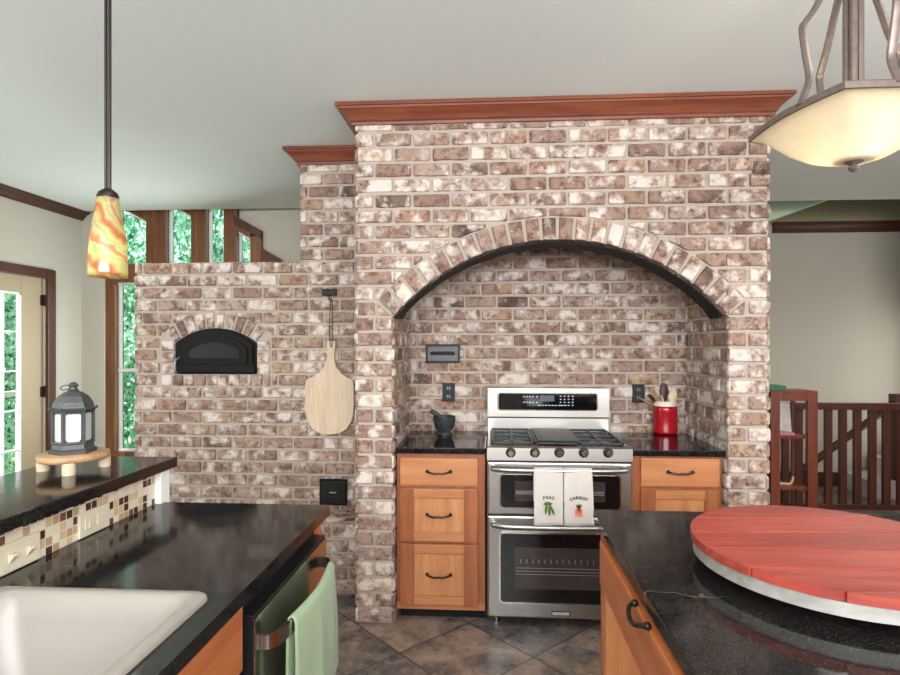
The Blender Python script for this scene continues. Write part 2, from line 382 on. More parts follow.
def sroot(name, loc):
    o = bpy.data.objects.new(name, None); COL.objects.link(o); o.location = loc; o.empty_display_size = .05
    ORG[o.name] = Vector(loc); o['kind'] = 'structure'; return o
def B(): return bmesh.new()
def box(bm, x0, x1, y0, y1, z0, z1, mi=0):
    r = bmesh.ops.create_cube(bm, size=1)
    for v in r['verts']:
        v.co = Vector(((x0+x1)/2+v.co.x*(x1-x0), (y0+y1)/2+v.co.y*(y1-y0), (z0+z1)/2+v.co.z*(z1-z0)))
    for f in {f for v in r['verts'] for f in v.link_faces}: f.material_index = mi
    return r['verts']
def bx(*a, mi=0):
    bm = B(); box(bm, *a, mi=mi); return bm
def prism(bm, pts, P, d0, d1, mi=0):
    "polygon pts (u,v) placed by P(u,v,d), extruded from d0 to d1"
    a = [bm.verts.new(P(u, v, d0)) for u, v in pts]; b = [bm.verts.new(P(u, v, d1)) for u, v in pts]
    n = len(pts); fs = [bm.faces.new(a), bm.faces.new(b[::-1])]
    for i in range(n): fs.append(bm.faces.new((a[i], b[i], b[(i+1) % n], a[(i+1) % n])))
    for f in fs: f.material_index = mi
    return fs
XZ = lambda u, v, d: Vector((u, d, v))
YZ = lambda u, v, d: Vector((d, u, v))
XY = lambda u, v, d: Vector((u, v, d))
def lathe(bm, prof, c, n=32, mi=0, cap0=True, cap1=True, ph=0):
    rings = []
    for r, z in prof:
        rings.append([bm.verts.new((c[0]+r*math.cos(2*PI*i/n+ph), c[1]+r*math.sin(2*PI*i/n+ph), c[2]+z)) for i in range(n)])
    for a, b in zip(rings, rings[1:]):
        for i in range(n):
            f = bm.faces.new((a[i], a[(i+1) % n], b[(i+1) % n], b[i])); f.material_index = mi
    if cap0: bm.faces.new(rings[0][::-1]).material_index = mi
    if cap1: bm.faces.new(rings[-1]).material_index = mi
    return rings
def tube(bm, pts, r, n=10, mi=0, cap=True, flat=None):
    pts = [Vector(p) for p in pts]; rings = []; s = None
    for i, p in enumerate(pts):
        t = (pts[min(i+1, len(pts)-1)]-pts[max(i-1, 0)]).normalized()
        if s is None:
            s = t.cross(Vector((0, 0, 1)))
            if s.length < .3: s = t.cross(Vector((0, 1, 0)))
        else: s = s-t*s.dot(t)
        s.normalize(); q = s.cross(t).normalized()
        rr = r[i] if isinstance(r, (list, tuple)) else r
        fl = flat or (1, 1)
        rings.append([bm.verts.new(p+s*rr*fl[0]*math.cos(2*PI*k/n)+q*rr*fl[1]*math.sin(2*PI*k/n)) for k in range(n)])
    for a, b in zip(rings, rings[1:]):
        for i in range(n): bm.faces.new((a[i], a[(i+1) % n], b[(i+1) % n], b[i])).material_index = mi
    if cap:
        bm.faces.new(rings[0][::-1]).material_index = mi; bm.faces.new(rings[-1]).material_index = mi
def sweep(bm, prof, path, outs, mi=0, cap=True):
    "profile [(out, z)] along plan path [(x,y)], outs = miter offset vector per vertex"
    rings = [[bm.verts.new((x+o[0]*a, y+o[1]*a, z)) for a, z in prof] for (x, y), o in zip(path, outs)]
    n = len(prof)
    for a, b in zip(rings, rings[1:]):
        for i in range(n): bm.faces.new((a[i], a[(i+1) % n], b[(i+1) % n], b[i])).material_index = mi
    if cap: bm.faces.new(rings[0][::-1]); bm.faces.new(rings[-1])
def subd(o, lv=1):
    m = o.modifiers.new('s', 'SUBSURF'); m.levels = m.render_levels = lv
def smoothline(pts, k=6):
    "Catmull-Rom"
    pts = [Vector(p) for p in pts]; out = []
    for i in range(len(pts)-1):
        p0 = pts[max(i-1, 0)]; p1 = pts[i]; p2 = pts[i+1]; p3 = pts[min(i+2, len(pts)-1)]
        for j in range(k):
            t = j/k
            out.append(.5*((2*p1)+(-p0+p2)*t+(2*p0-5*p1+4*p2-p3)*t*t+(-p0+3*p1-3*p2+p3)*t**3))
    out.append(pts[-1]); return out

# ------------------------------------------------------------------ brickwork
CH, BL, MJ = .0816, .2035, .0155
def one_brick(bm, lay, pts, P, d=.02, rnd=None):
    "rounded, irregular brick face on outline pts; P(u,v,n): n=0 is the mortar face"
    cu = sum(p[0] for p in pts)/len(pts); cv = sum(p[1] for p in pts)/len(pts)
    us = [p[0] for p in pts]; vs = [p[1] for p in pts]
    hw = max((max(us)-min(us))/2, .004); hh = max((max(vs)-min(vs))/2, .004)
    j = .0018; dd = d*random.uniform(.45, .85)
    J = [(u+random.uniform(-j, j), v+random.uniform(-j, j)) for u, v in pts]
    def ring(ins, n, jj=0):
        out = []
        for u, v in J:
            out.append(bm.verts.new(P(cu+(u-cu)*max(0, 1-ins/hw), cv+(v-cv)*max(0, 1-ins/hh), n+random.uniform(-jj, jj))))
        return out
    rs = [ring(0, -.004), ring(.0006, dd*.55), ring(.004, dd*.92, .0007), ring(.011, dd, .001)]
    if rnd is None: rnd = random.random()
    fs = []
    for a, b in zip(rs, rs[1:]):
        for i in range(len(a)): fs.append(bm.faces.new((a[i], a[(i+1) % len(a)], b[(i+1) % len(a)], b[i])))
    fs.append(bm.faces.new(rs[-1]))
    for f in fs: f.material_index = 1; f[lay] = rnd
def outline(u0, u1, bot, top, n=4):
    "rect with bottom/top given as functions of u, corners softened"
    c = min(.006, (u1-u0)*.2)
    U = [u0+c]+[u0+(u1-u0)*i/n for i in range(1, n)]+[u1-c]
    lo = [bot(u) for u in U]; hi = [top(u) for u in U]
    pts = list(zip(U, lo))
    pts += [(u1, lo[-1]+c), (u1, hi[-1]-c)] if hi[-1]-lo[-1] > 3*c else []
    pts += list(zip(U, hi))[::-1]
    pts += [(u0, hi[0]-c), (u0, lo[0]+c)] if hi[0]-lo[0] > 3*c else []
    return pts
def brick_field(bm, lay, P, u0, u1, v0, v1, fn=None, off=0, pitch=BL, dark=None):
    "running bond; bricks are cut to stay above fn(u)"
    nrow = int(round((v1-v0)/CH))
    for r in range(nrow):
        a, b = v0+r*CH+MJ/2, v0+(r+1)*CH-MJ/2
        if b > v1+.001: b = v1
        if b-a < .02: continue
        x = u0-((r % 2)*.5+off)*pitch
        while x < u1-.004:
            s, e = max(x, u0)+(MJ/2 if x >= u0-.001 else 0), min(x+pitch, u1)-(MJ/2 if x+pitch < u1-.001 else 0)
            x += pitch*1.0
            if e-s < .018: continue
            p, q = s, e; bot = lambda u: a; cut = False
            if fn:
                st = 30; us = [s+(e-s)*i/st for i in range(st+1)]
                if any(fn(u) > a for u in us):
                    cut = True; runs = [[]]
                    for u in us:
                        if max(a, fn(u)) < b-.012: runs[-1].append(u)
                        elif runs[-1]: runs.append([])
                    ok = max(runs, key=len)
                    if len(ok) < 3 or ok[-1]-ok[0] < .016: continue
                    p, q = ok[0], ok[-1]; bot = lambda u: min(max(a, fn(u)), b-.008)
                    if p > s: p += .004
                    if q < e: q -= .004
            rv = random.uniform(0, .05) if dark and random.random() < dark else None
            one_brick(bm, lay, outline(p, q, bot, lambda u: b, 10 if cut else 4), P, rnd=rv)
def brick_bm():
    bm = B(); lay = bm.faces.layers.float.new('rnd'); return bm, lay
def voussoirs(bm, lay, P, cu, cv, r0, r1, a0, a1, n):
    for i in range(n):
        s = a0+(a1-a0)*i/n; e = a0+(a1-a0)*(i+1)/n; g = MJ*.55/r0
        s -= g; e += g
        pts = []
        for r, aa in ((r0, (s, (s+e)/2, e)), (r1, (e, (s+e)/2, s))):
            for t in aa: pts.append((cu+r*math.cos(t), cv+r*math.sin(t)))
        mid = ((r0+r1)/2)
        pts = pts[:3]+[(cu+mid*math.cos(e), cv+mid*math.sin(e))]+pts[3:]+[(cu+mid*math.cos(s), cv+mid*math.sin(s))]
        one_brick(bm, lay, pts, P, rnd=random.choice((random.random(), random.uniform(.2, .55), random.uniform(0, .1))))

# ================================================================== STRUCTURE
XL, XR, YB, ZC = -3.9, 3.7, -2.5, 2.742
YE = 5.2           # ceiling edge
struct('floor', bx(-4.1, 4.6, YB-.1, 7.6, -.12, 0), M['floor'])
struct('ceiling', bx(XL-.1, XR+.1, YB-.1, YE, ZC, ZC+.15), M['ceiling'])
struct('ceiling_stairwell', bx(XL-.1, 4.6, YE, 7.6, 4.4, 4.5), M['ceiling'])
struct('wall_back', bx(XL-.1, XR+.1, YB-.15, YB, 0, ZC), M['wall'])
struct('wall_right', bx(XR, XR+.12, YB, YE, 0, ZC), M['wall'])
# left wall with a door opening
dy0, dy1, dz = 3.95, 4.82, 2.06
bm = B(); box(bm, XL-.12, XL, YB, dy0, 0, ZC); box(bm, XL-.12, XL, dy1, 5.2, 0, ZC); box(bm, XL-.12, XL, 5.2, 5.26, 0, 4.4); box(bm, XL-.12, XL, dy0, dy1, dz, ZC)
struct('wall_left', bm, M['wall'])
bm = B(); xa = atY(104, 300, 5.26).x
box(bm, XL, xa, 5.26, 5.30, 0, 4.4); struct('wall_corner', bm, M['wall'])
GABLE = True
ZCR = H+118*6.2/575
struct('wall_stairwell', bx(.6, 4.6, 6.3, 6.42, 0, ZCR), M['wall'])
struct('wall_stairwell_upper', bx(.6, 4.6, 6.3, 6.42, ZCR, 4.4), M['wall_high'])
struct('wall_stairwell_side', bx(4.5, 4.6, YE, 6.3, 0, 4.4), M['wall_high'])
bm = B(); box(bm, XL-.1, 4.6, YE-.04, YE+.06, ZC+.15, 4.4); struct('wall_above_ceiling', bm, M['wall'])
struct('wall_stairwell_left', bx(.55, .67, YE+.1, 6.3, 0, 4.4), M['wall'])
struct('wall_stairwell_near', bx(XR, 4.55, YE-.08, YE+.02, 0, ZC), M['wall'])

# crown trims
def crown_prof(z0, z1, d):
    h = z1-z0
    return [(0, z0), (d*.18, z0), (d*.20, z0+h*.14), (d*.30, z0+h*.2), (d*.42, z0+h*.40), (d*.66, z0+h*.62), (d*.86, z0+h*.72), (d*.9, z0+h*.8), (d, z0+h*.82), (d, z1), (0, z1)]
bm = B(); sweep(bm, crown_prof(2.665, ZC, .085), [(XL, YB), (XL, 5.26)], [(1, 0), (1, 0)])
struct('trim_1', bm, M['darktrim_y'], smooth=True, angle=25)
bm = B(); z223 = atY(800, 223, 6.3).z; z233 = atY(800, 233, 6.3).z
sweep(bm, crown_prof(z233, z223, .08), [(atY(772, 230, 6.3).x, 6.3), (4.5, 6.3)], [(0, -1), (0, -1)])
struct('trim_2', bm, M['darktrim_x'], smooth=True, angle=25)

# wedge over the stairs, coloured pale green for the light on that triangle
p1, p2, p3 = atY(740, 194, 5.9), atY(846, 194, 5.9), atY(740, 232, 5.9)
bm = B(); prism(bm, [(p1.x, p1.z), (p2.x, p1.z), (p3.x, p3.z)], XZ, 5.9, 6.3); struct('trim_3', bm, M['green_soffit'])

# ------------------------------------------------------------------ brick masses
YF, YR = 3.02, 3.66
MXL, MXR = -.723, 1.420
OXL, OXR = -.5135, 1.206
ZM = 2.67
acx = (OXL+OXR)/2; hs = (OXR-OXL)/2; zs, rise = 20*CH, .395
AR = (hs*hs+rise*rise)/(2*rise); acz = zs+rise-AR
RG = .118
outer = lambda u: (acz+math.sqrt(max(0, (AR+RG+.008)**2-(u-acx)**2))) if abs(u-acx) < AR+RG else -9
inner = lambda u: acz+math.sqrt(max(0, AR**2-(u-acx)**2))
bm, lay = brick_bm()
mf = YF+.014
PF = lambda u, v, n: Vector((u, mf-n, v))
# mortar core: piers and spandrel
box(bm, MXL+.012, OXL-.012, mf, YR, 0, ZM); box(bm, OXR+.012, MXR-.012, mf, YR, 0, ZM)
N = 40
pts = [(OXL-.013, ZM-.001), (OXL-.013, zs)] + [(OXL+(OXR-OXL)*i/N, inner(OXL+(OXR-OXL)*i/N)+.006) for i in range(N+1)] + [(OXR+.013, zs), (OXR+.013, ZM-.001)]
prism(bm, pts, XZ, mf, mf+.20)
box(bm, OXL, OXR, mf+.19, YR, 2.25, ZM-.001)      # lid above the recess
exA = math.asin(hs/AR)
uend, zring = (AR+RG)*math.sin(exA)+.006, acz+(AR+RG)*math.cos(exA)
def fn_arch(u):
    d = abs(u-acx)
    return outer(u) if d < uend-.004 else (zring+.006 if d < uend else -9)
nspr = 20
brick_field(bm, lay, PF, MXL, OXL, 0, nspr*CH, off=0); brick_field(bm, lay, PF, OXR, MXR, 0, nspr*CH, off=.5)
brick_field(bm, lay, PF, MXL, MXR, nspr*CH, ZM, fn=fn_arch, off=(nspr % 2)*.5, dark=.04)
# springer wedges under the ring ends
for sg in (-1, 1):
    tri = [(acx+sg*(hs+.016), zs+.005), (acx+sg*(uend-.006), zs+.005), (acx+sg*(uend-.006), zring-.010)]
    one_brick(bm, lay, tri if sg > 0 else tri[::-1], PF)
# dark odd brick at the upper right corner
one_brick(bm, lay, outline(1.335, MXR+.002, lambda u: 2.345, lambda u: 2.42), lambda u, v, n: PF(u, v, n+.004), rnd=0.0)
# recess back wall
PB = lambda u, v, n: Vector((u, YR+.014-n, v))
box(bm, OXL-.02, OXR+.02, YR+.014, YR+.1, 0, ZM)
brick_field(bm, lay, PB, OXL, OXR, .7344, 2.28, off=.3)
# recess cheeks
brick_field(bm, lay, lambda u, v, n: Vector((OXL-.012+n, u, v)), YF+.0, YR, 0, nspr*CH+CH*5, off=.0)
brick_field(bm, lay, lambda u, v, n: Vector((OXR+.012-n, u, v)), YF+.0, YR, 0, nspr*CH+CH*5, off=.0)
# outer flanks
brick_field(bm, lay, lambda u, v, n: Vector((MXL+.012-n, u, v)), YF, YR, 0, ZM, off=.5)
brick_field(bm, lay, lambda u, v, n: Vector((MXR-.012+n, u, v)), YF, YR+.1, 0, ZM, off=.5)
alc = struct('wall_alcove', bm, [M['mortar'], M['brick']])
bm, lay = brick_bm()
voussoirs(bm, lay, PF, acx, acz, AR+.004, AR+RG, PI/2+exA, PI/2-exA, 24)
# undersides of the voussoirs
PS = lambda a, y, n: Vector((acx+(AR+.004-n*.4)*math.sin(a), y, acz+(AR+.004-n*.4)*math.cos(a)))
for i in range(24):
    s = -exA+2*exA*i/24+.006; e = -exA+2*exA*(i+1)/24-.006
    c = [bm.verts.new(PS(a, y, .012)) for a, y in ((s, YF+.003), (e, YF+.003), (e, YF+.085), (s, YF+.085))]
    f = bm.faces.new(c); f.material_index = 1; f[lay] = .15
struct('arch_ring', bm, [M['mortar'], M['brick']], alc)
# black band added for the shaded underside of the arch, behind the face bricks
bm = B(); pts = [(OXL+(OXR-OXL)*i/N, inner(OXL+(OXR-OXL)*i/N)+.004) for i in range(N+1)]
pts2 = [(u, v-.013) for u, v in pts[::-1]]
pts2 = [(min(max(u, OXL+.012), OXR-.012), v) for u, v in pts2]
prism(bm, pts+pts2, XZ, YF+.05, YF+.21); struct('lintel', bm, M['iron'], alc)

# oven wall with chimney
PWL, PWZ, CHL = -2.354, 2.025, -1.238
ou0, ou1 = atY(173.6, 350, YR).x, atY(256.3, 350, YR).x
ozb, ozs, ozt = atY(215, 374.5, YR).z, atY(174, 343, YR).z, atY(215, 328, YR).z
oxc = (ou0+ou1)/2; ohs = (ou1-ou0)/2; orise = ozt-ozs; OR_ = (ohs**2+orise**2)/(2*orise); ocz = ozt-OR_
JW = .088
oouter = lambda u: ocz+math.sqrt(max(0, (OR_+.102)**2-(u-oxc)**2))
bm, lay = brick_bm()
mr = YR+.014
# mortar core, with the oven mouth left open
def ow(u0, u1, v0, v1): box(bm, u0, u1, mr, YR+.45, v0, v1)
ow(PWL+.012, ou0, 0, PWZ-.01); ow(ou1, MXL+.02, 0, PWZ-.01); ow(ou0, ou1, 0, ozb)
pts = [(ou0, PWZ-.01)]+[(ou0+2*ohs*i/20, ocz+math.sqrt(OR_**2-(-ohs+2*ohs*i/20)**2)) for i in range(21)]+[(ou1, PWZ-.01)]
prism(bm, pts, XZ, mr, YR+.45)
box(bm, ou0, ou1, mr+.1, YR+.4, ozb, ozt)
box(bm, CHL+.012, MXL+.02, mr, YR+.45, PWZ-.02, ZM)
PR = lambda u, v, n: Vector((u, mr-n, v))
v0b = PWZ-25*CH+.0
eul, eur = ou0-JW, ou1+JW
elo = PWZ-24*CH+round((ozb-.095-(PWZ-24*CH))/CH)*CH
fn_row = [0]
def fn_oven(u): return max(oouter(u), ozs+.075) if eul-.006 < u < eur+.006 else -9
def fld(u0, u1, off):
    k = int(round((elo-(PWZ-24*CH))/CH)); v = PWZ-24*CH+k*CH
    brick_field(bm, lay, PR, u0, u1, PWZ-24*CH, v, off=off); brick_field(bm, lay, PR, u0, u1, v, PWZ, fn=fn_oven, off=off+(k % 2)*.5)
fld(PWL, MXL+.02, .25)
brick_field(bm, lay, PR, CHL, MXL+.02, PWZ, ZM, off=.25)
# jamb rows, sill row
for x0, x1 in ((eul+.004, ou0-.002), (ou1+.002, eur-.004)):
    v = ozb
    while v < ozs+.01:
        one_brick(bm, lay, outline(x0, x1, lambda u: v+.004, lambda u: v+.068), PR); v += .0755
xx = eul+.004
while xx < eur-.04:
    one_brick(bm, lay, outline(xx, min(xx+.066, eur), lambda u: elo+.003, lambda u: ozb-.004), PR); xx += .0765
a0 = math.asin(min(.999, ohs/OR_))
voussoirs(bm, lay, PR, oxc, ocz, OR_+.004, OR_+.098, PI/2+a0, PI/2-a0, 10)
# side and top edges
brick_field(bm, lay, lambda u, v, n: Vector((PWL+.012-n, u, v)), YR, YR+.45, PWZ-24*CH, PWZ, off=.5)
brick_field(bm, lay, lambda u, v, n: Vector((CHL+.012-n, u, v)), YR, YR+.45, PWZ, ZM, off=.5)
brick_field(bm, lay, lambda u, v, n: Vector((u, v, PWZ-.014+n)), PWL, CHL, YR+.01, YR+.41, off=.2)
# stepped footing at the base of the oven wall
fy = 3.36
box(bm, PWL+.012, MXL+.02, fy+.014, mr, 0, 5*CH-.004)
brick_field(bm, lay, lambda u, v, n: Vector((u, fy+.014-n, v)), PWL, MXL+.01, 0, 5*CH, off=.1)
brick_field(bm, lay, lambda u, v, n: Vector((u, v, 5*CH-.008+n)), PWL, MXL+.01, fy, fy+.3, off=.4)
struct('wall_oven', bm, [M['mortar'], M['brick']])

def crown_wrap(name, x0, x1, y, yb, z0, z1, d, left=True, right=True, m='cherry', parent=None):
    bm = B(); path, outs = [], []
    if left: path += [(x0, yb), (x0, y)]; outs += [(-1, 0), (-1, -1)]
    else: path += [(x0, y)]; outs += [(0, -1)]
    if right: path += [(x1, y), (x1, yb)]; outs += [(1, -1), (1, 0)]
    else: path += [(x1, y)]; outs += [(0, -1)]
    sweep(bm, crown_prof(z0, z1, d), path, outs); return struct(name, bm, M[m], smooth=True, angle=25)
crown_wrap('trim_4', MXL, MXR, YF, YR+.1, 2.645, ZC-.002, .085)
crown_wrap('trim_5', CHL, MXL-.001, YR, YR+.45, 2.645, ZC-.002, .085, right=False)

# ------------------------------------------------------------------ left door
d = sroot('door_1', (XL, dy0, 0))
bm = B()
cw = .085
box(bm, XL-.005, XL+.025, dy1-.005, dy1+cw, 0, dz+cw); box(bm, XL-.005, XL+.025, dy0-cw, dy0+.005, 0, dz+cw); box(bm, XL-.005, XL+.025, dy0, dy1, dz, dz+cw)
finish('door_casing', bm, M['darktrim'], d, bevel=.006)
bm = B()
dx0, dx1 = XL-.075, XL-.03
gy0, gy1, gz0, gz1 = dy0+.13, dy1-.235, .28, atX(20, 292, XL).z
box(bm, dx0, dx1, dy0, gy0, .01, dz); box(bm, dx0, dx1, gy1, dy1, .01, dz); box(bm, dx0, dx1, gy0, gy1, .01, gz0); box(bm, dx0, dx1, gy0, gy1, gz1, dz)
finish('door_leaf', bm, M['doorpaint'], d, bevel=.003)
bm = B(); box(bm, XL-.05, XL-.045, gy0, gy1, gz0, gz1); finish('door_glass', bm, M['glass'], d)
bm = B()
for i in range(1, 3): box(bm, XL-.062, XL-.034, gy0+(gy1-gy0)*i/3-.006, gy0+(gy1-gy0)*i/3+.006, gz0, gz1)
for i in range(1, 5): box(bm, XL-.0615, XL-.0345, gy0, gy1, gz0+(gz1-gz0)*i/5-.006, gz0+(gz1-gz0)*i/5+.006)
for e in ((gy0, gy0+.012), (gy1-.012, gy1)): box(bm, XL-.064, XL-.028, e[0], e[1], gz0, gz1)
box(bm, XL-.064, XL-.028, gy0, gy1, gz1-.018, gz1)
finish('door_muntins', bm, M['white'], d)
for pz in (atX(42, 300, XL).z, atX(42, 392, XL).z, .3):
    bm = B(); box(bm, XL-.031, XL-.018, dy1-.03, dy1+.006, pz-.045, pz+.045); tube(bm, [(XL-.012, dy1-.004, pz-.05), (XL-.012, dy1-.004, pz+.05)], .008)
    finish('hinge', bm, M['black_metal'], d)

# ------------------------------------------------------------------ sunroom windows
YW = 5.3
def wx(px): return atY(px, 300, YW).x
def wz(py, px=180): return atY(px, py, YW).z
def window(i, pl, pr, gl, gr, zl, zr, z0, split=None):
    "outer wood frame between pixels pl..pr, glass gl..gr, raked head zl -> zr (glass)"
    r = sroot('window_%d' % i, (wx(pl), YW, z0-.1))
    xl, xr, a, b = wx(pl), wx(pr), wx(gl), wx(gr)
    slope = (zr-zl)/(b-a); zf = lambda x: zl+slope*(x-a)
    bm = B(); fw = .09; yo = .002 if i == 4 else 0; dz_ = (wz(190)-zf(a)) if i == 4 else .02
    top = lambda x: zf(x)+fw
    prism(bm, [(xl, z0-.1), (a, z0-.1), (a, zf(a)+dz_), (xl, zf(a)+dz_)], XZ, YW-.02-yo, YW+.12+yo)
    prism(bm, [(b, z0-.1), (xr, z0-.1), (xr, zf(b)+.02), (b, zf(b)+.02)], XZ, YW-.02, YW+.12)
    if i < 4: prism(bm, [(a, zf(a)), (b, zf(b)), (xr, zf(b)), (xr, wz(190)), (xl, wz(190)), (xl, zf(a))], XZ, YW-.018, YW+.118)
    else: prism(bm, [(a, zf(a)), (b, zf(b)), (b, top(b)), (a, top(a))], XZ, YW-.02, YW+.12)
    box(bm, a, b, YW-.03, YW+.12, z0-.1, z0)
    if split: box(bm, a, b, YW-.03, YW+.12, split[0], split[1])
    finish('window_frame', bm, M['winwood'], r, bevel=.004)
    bm = B(); s = .014
    prism(bm, [(a, z0), (a+s, z0), (a+s, zf(a+s)), (a, zf(a))], XZ, YW+.04, YW+.08)
    prism(bm, [(b-s*1.6, z0), (b, z0), (b, zf(b)), (b-s*1.6, zf(b-s*1.6))], XZ, YW+.02, YW+.08)
    prism(bm, [(a, zf(a)-s*1.4), (b, zf(b)-s*1.4), (b, zf(b)), (a, zf(a))], XZ, YW+.02, YW+.08)
    box(bm, a, b, YW+.03, YW+.08, z0, z0+s)
    if split:
        box(bm, a, b, YW+.03, YW+.08, split[0]-s, split[0]); box(bm, a, b, YW+.03, YW+.08, wz(372), wz(369))
    finish('window_sash', bm, M['white'], r)
    bm = B(); prism(bm, [(a, z0), (b, z0), (b, zf(b)), (a, zf(a))], XZ, YW+.055, YW+.06); finish('window_pane', bm, M['glass'], r)
    return r
zb = wz(452)
window(1, 104, 156, 116, 147, wz(203), wz(221), zb, (wz(282), wz(264)))
window(2, 156, 198, 167, 192, wz(202), wz(216.5), zb)
window(3, 198, 237.5, 207, 224.5, wz(199), wz(210.5), zb)
window(4, 226, 262, 237, 251, wz(231), wz(239.5), zb)
# raking trim and solid header panel over the first three units

bm = B(); prism(bm, [(wx(236), wz(217)), (wx(262), wz(232)), (wx(262), wz(240)), (wx(236), wz(226))], XZ, YW-.05, YW+.12)
struct('trim_6', bm, M['darktrim'])
bm = B(); prism(bm, [(wx(262), wz(249)), (wx(284), wz(262)), (wx(284), wz(275)), (wx(262), wz(275))], XZ, YW-.03, YW+.10)
struct('trim_7', bm, M['darktrim'])
# wall under the raking line, right of the windows
bm = B(); prism(bm, [(wx(238), 4.4), (wx(238), wz(219)), (wx(262), wz(234)), (wx(262), 0), (.6, 0), (.6, 4.4)], XZ, YW+.03, YW+.11); struct('wall_sunroom', bm, M['wall'])
bm = B(); box(bm, XL-.1, wx(238), YW+.04, YW+.11, wz(200), 4.4); struct('wall_over_windows', bm, M['wall'])
bm = B(); box(bm, xa-.001, wx(262), YW-.01, YW+.1, 0, zb-.1); struct('wall_under_windows', bm, M['wall'])

# ================================================================== OUTSIDE
struct('ground', bx(-30, 20, 7.6, 40, -.9, -.6), M['grass'])
struct('ground_side', bx(-30, -4.2, -10, 7.4, -.9, -.6), M['grass'])
def foliage_mesh(seed, n=16000, r=1.6):
    rr = random.Random(seed); bm = B(); lay = bm.faces.layers.float.new('rnd')
    cl = [Vector((rr.uniform(-.55, .55), rr.uniform(-.55, .55), rr.uniform(-1.8, 1.8))) for _ in range(60)]
    for i in range(n):
        c = rr.choice(cl); d = Vector((rr.gauss(0, 1), rr.gauss(0, 1), rr.gauss(0, 1))); d.normalize()
        p = c+d*.42*rr.random()**.4
        a = Vector((rr.gauss(0, 1), rr.gauss(0, 1), rr.gauss(0, 1))).normalized(); b = a.orthogonal().normalized()
        s = rr.uniform(.03, .07)
        f = bm.faces.new([bm.verts.new(p+a*s), bm.verts.new(p+b*s*.55), bm.verts.new(p-a*s), bm.verts.new(p-b*s*.55)])
        f[lay] = min(1, max(0, rr.gauss(.5, .3)))
    return bm
fm = []
for k in range(3):
    o = finish('crown', foliage_mesh(k), M['leaf']); fm.append(o.data); bpy.data.objects.remove(o)
tn = 0
for (x, y, z, sx_, sz_, lb) in (
    (-6.15, 6.3, 1.6, .75, .9, 'leafy tree filling the panes of the glazed door, nearest the house'), (-8.6, 8.6, 2.2, 1.1, 1.3, 'leafy tree further back beyond the glazed door'),
    (-6.5, 9.4, 1.9, .8, 1.25, 'leafy tree seen through the tall window left of the brick oven wall'), (-4.95, 8.9, 2.2, .8, 1.3, 'leafy tree behind the second raked window from the left'),
    (-3.6, 8.9, 2.3, .6, 1.3, 'leafy tree behind the narrow fourth raked window'), (-7.3, 12.4, 2.9, 1.5, 1.9, 'tall tree far behind the first raked window'),
    (-4.8, 12.2, 2.9, 1.4, 1.9, 'tall tree far behind the middle raked windows'), (-10.4, 11.6, 2.4, 1.5, 1.6, 'tall tree far behind the glazed door')):
    r = thing('tree', lb, 'tree', (x, y, -.6), 'trees outside the windows')
    c = bpy.data.objects.new('foliage', fm[tn % 3]); COL.objects.link(c); c.parent = r; c.location = (0, 0, z+.6); c.scale = (sx_, sx_, sz_); tn += 1
    bm = B(); tube(bm, [(x, y, -.62), (x+.05, y, z*.5), (x, y, z+.6)], [.13, .10, .04], 8); finish('trunk', bm, M['bark'], r, smooth=True)
dr = thing('deck_railing', 'pale wooden deck railing outside the glazed door', 'railing', (-5.4, 5.6, -.6))
bm = B(); box(bm, -5.45, -5.35, 2.5, 7.5, .90, .96); finish('top_rail', bm, M['deck'], dr)
for k in range(18):
    y = 2.6+k*.28
    finish('baluster', bx(-5.42, -5.38, y, y+.05, -.6, .9), M['deck'], dr)

# ================================================================== KITCHEN FIXED THINGS
ZT = .935
def handle(name, pts, r, m, parent, ends=.009):
    bm = B(); P = smoothline(pts, 5); tube(bm, P, r, 8)
    for e in (pts[0], pts[-1]):
        bmesh.ops.create_uvsphere(bm, u_segments=10, v_segments=8, radius=ends, matrix=Matrix.Translation(e))
    return finish(name, bm, m, parent, smooth=True)
def slab(bm, pts, z0, z1): prism(bm, pts, XY, z0, z1)

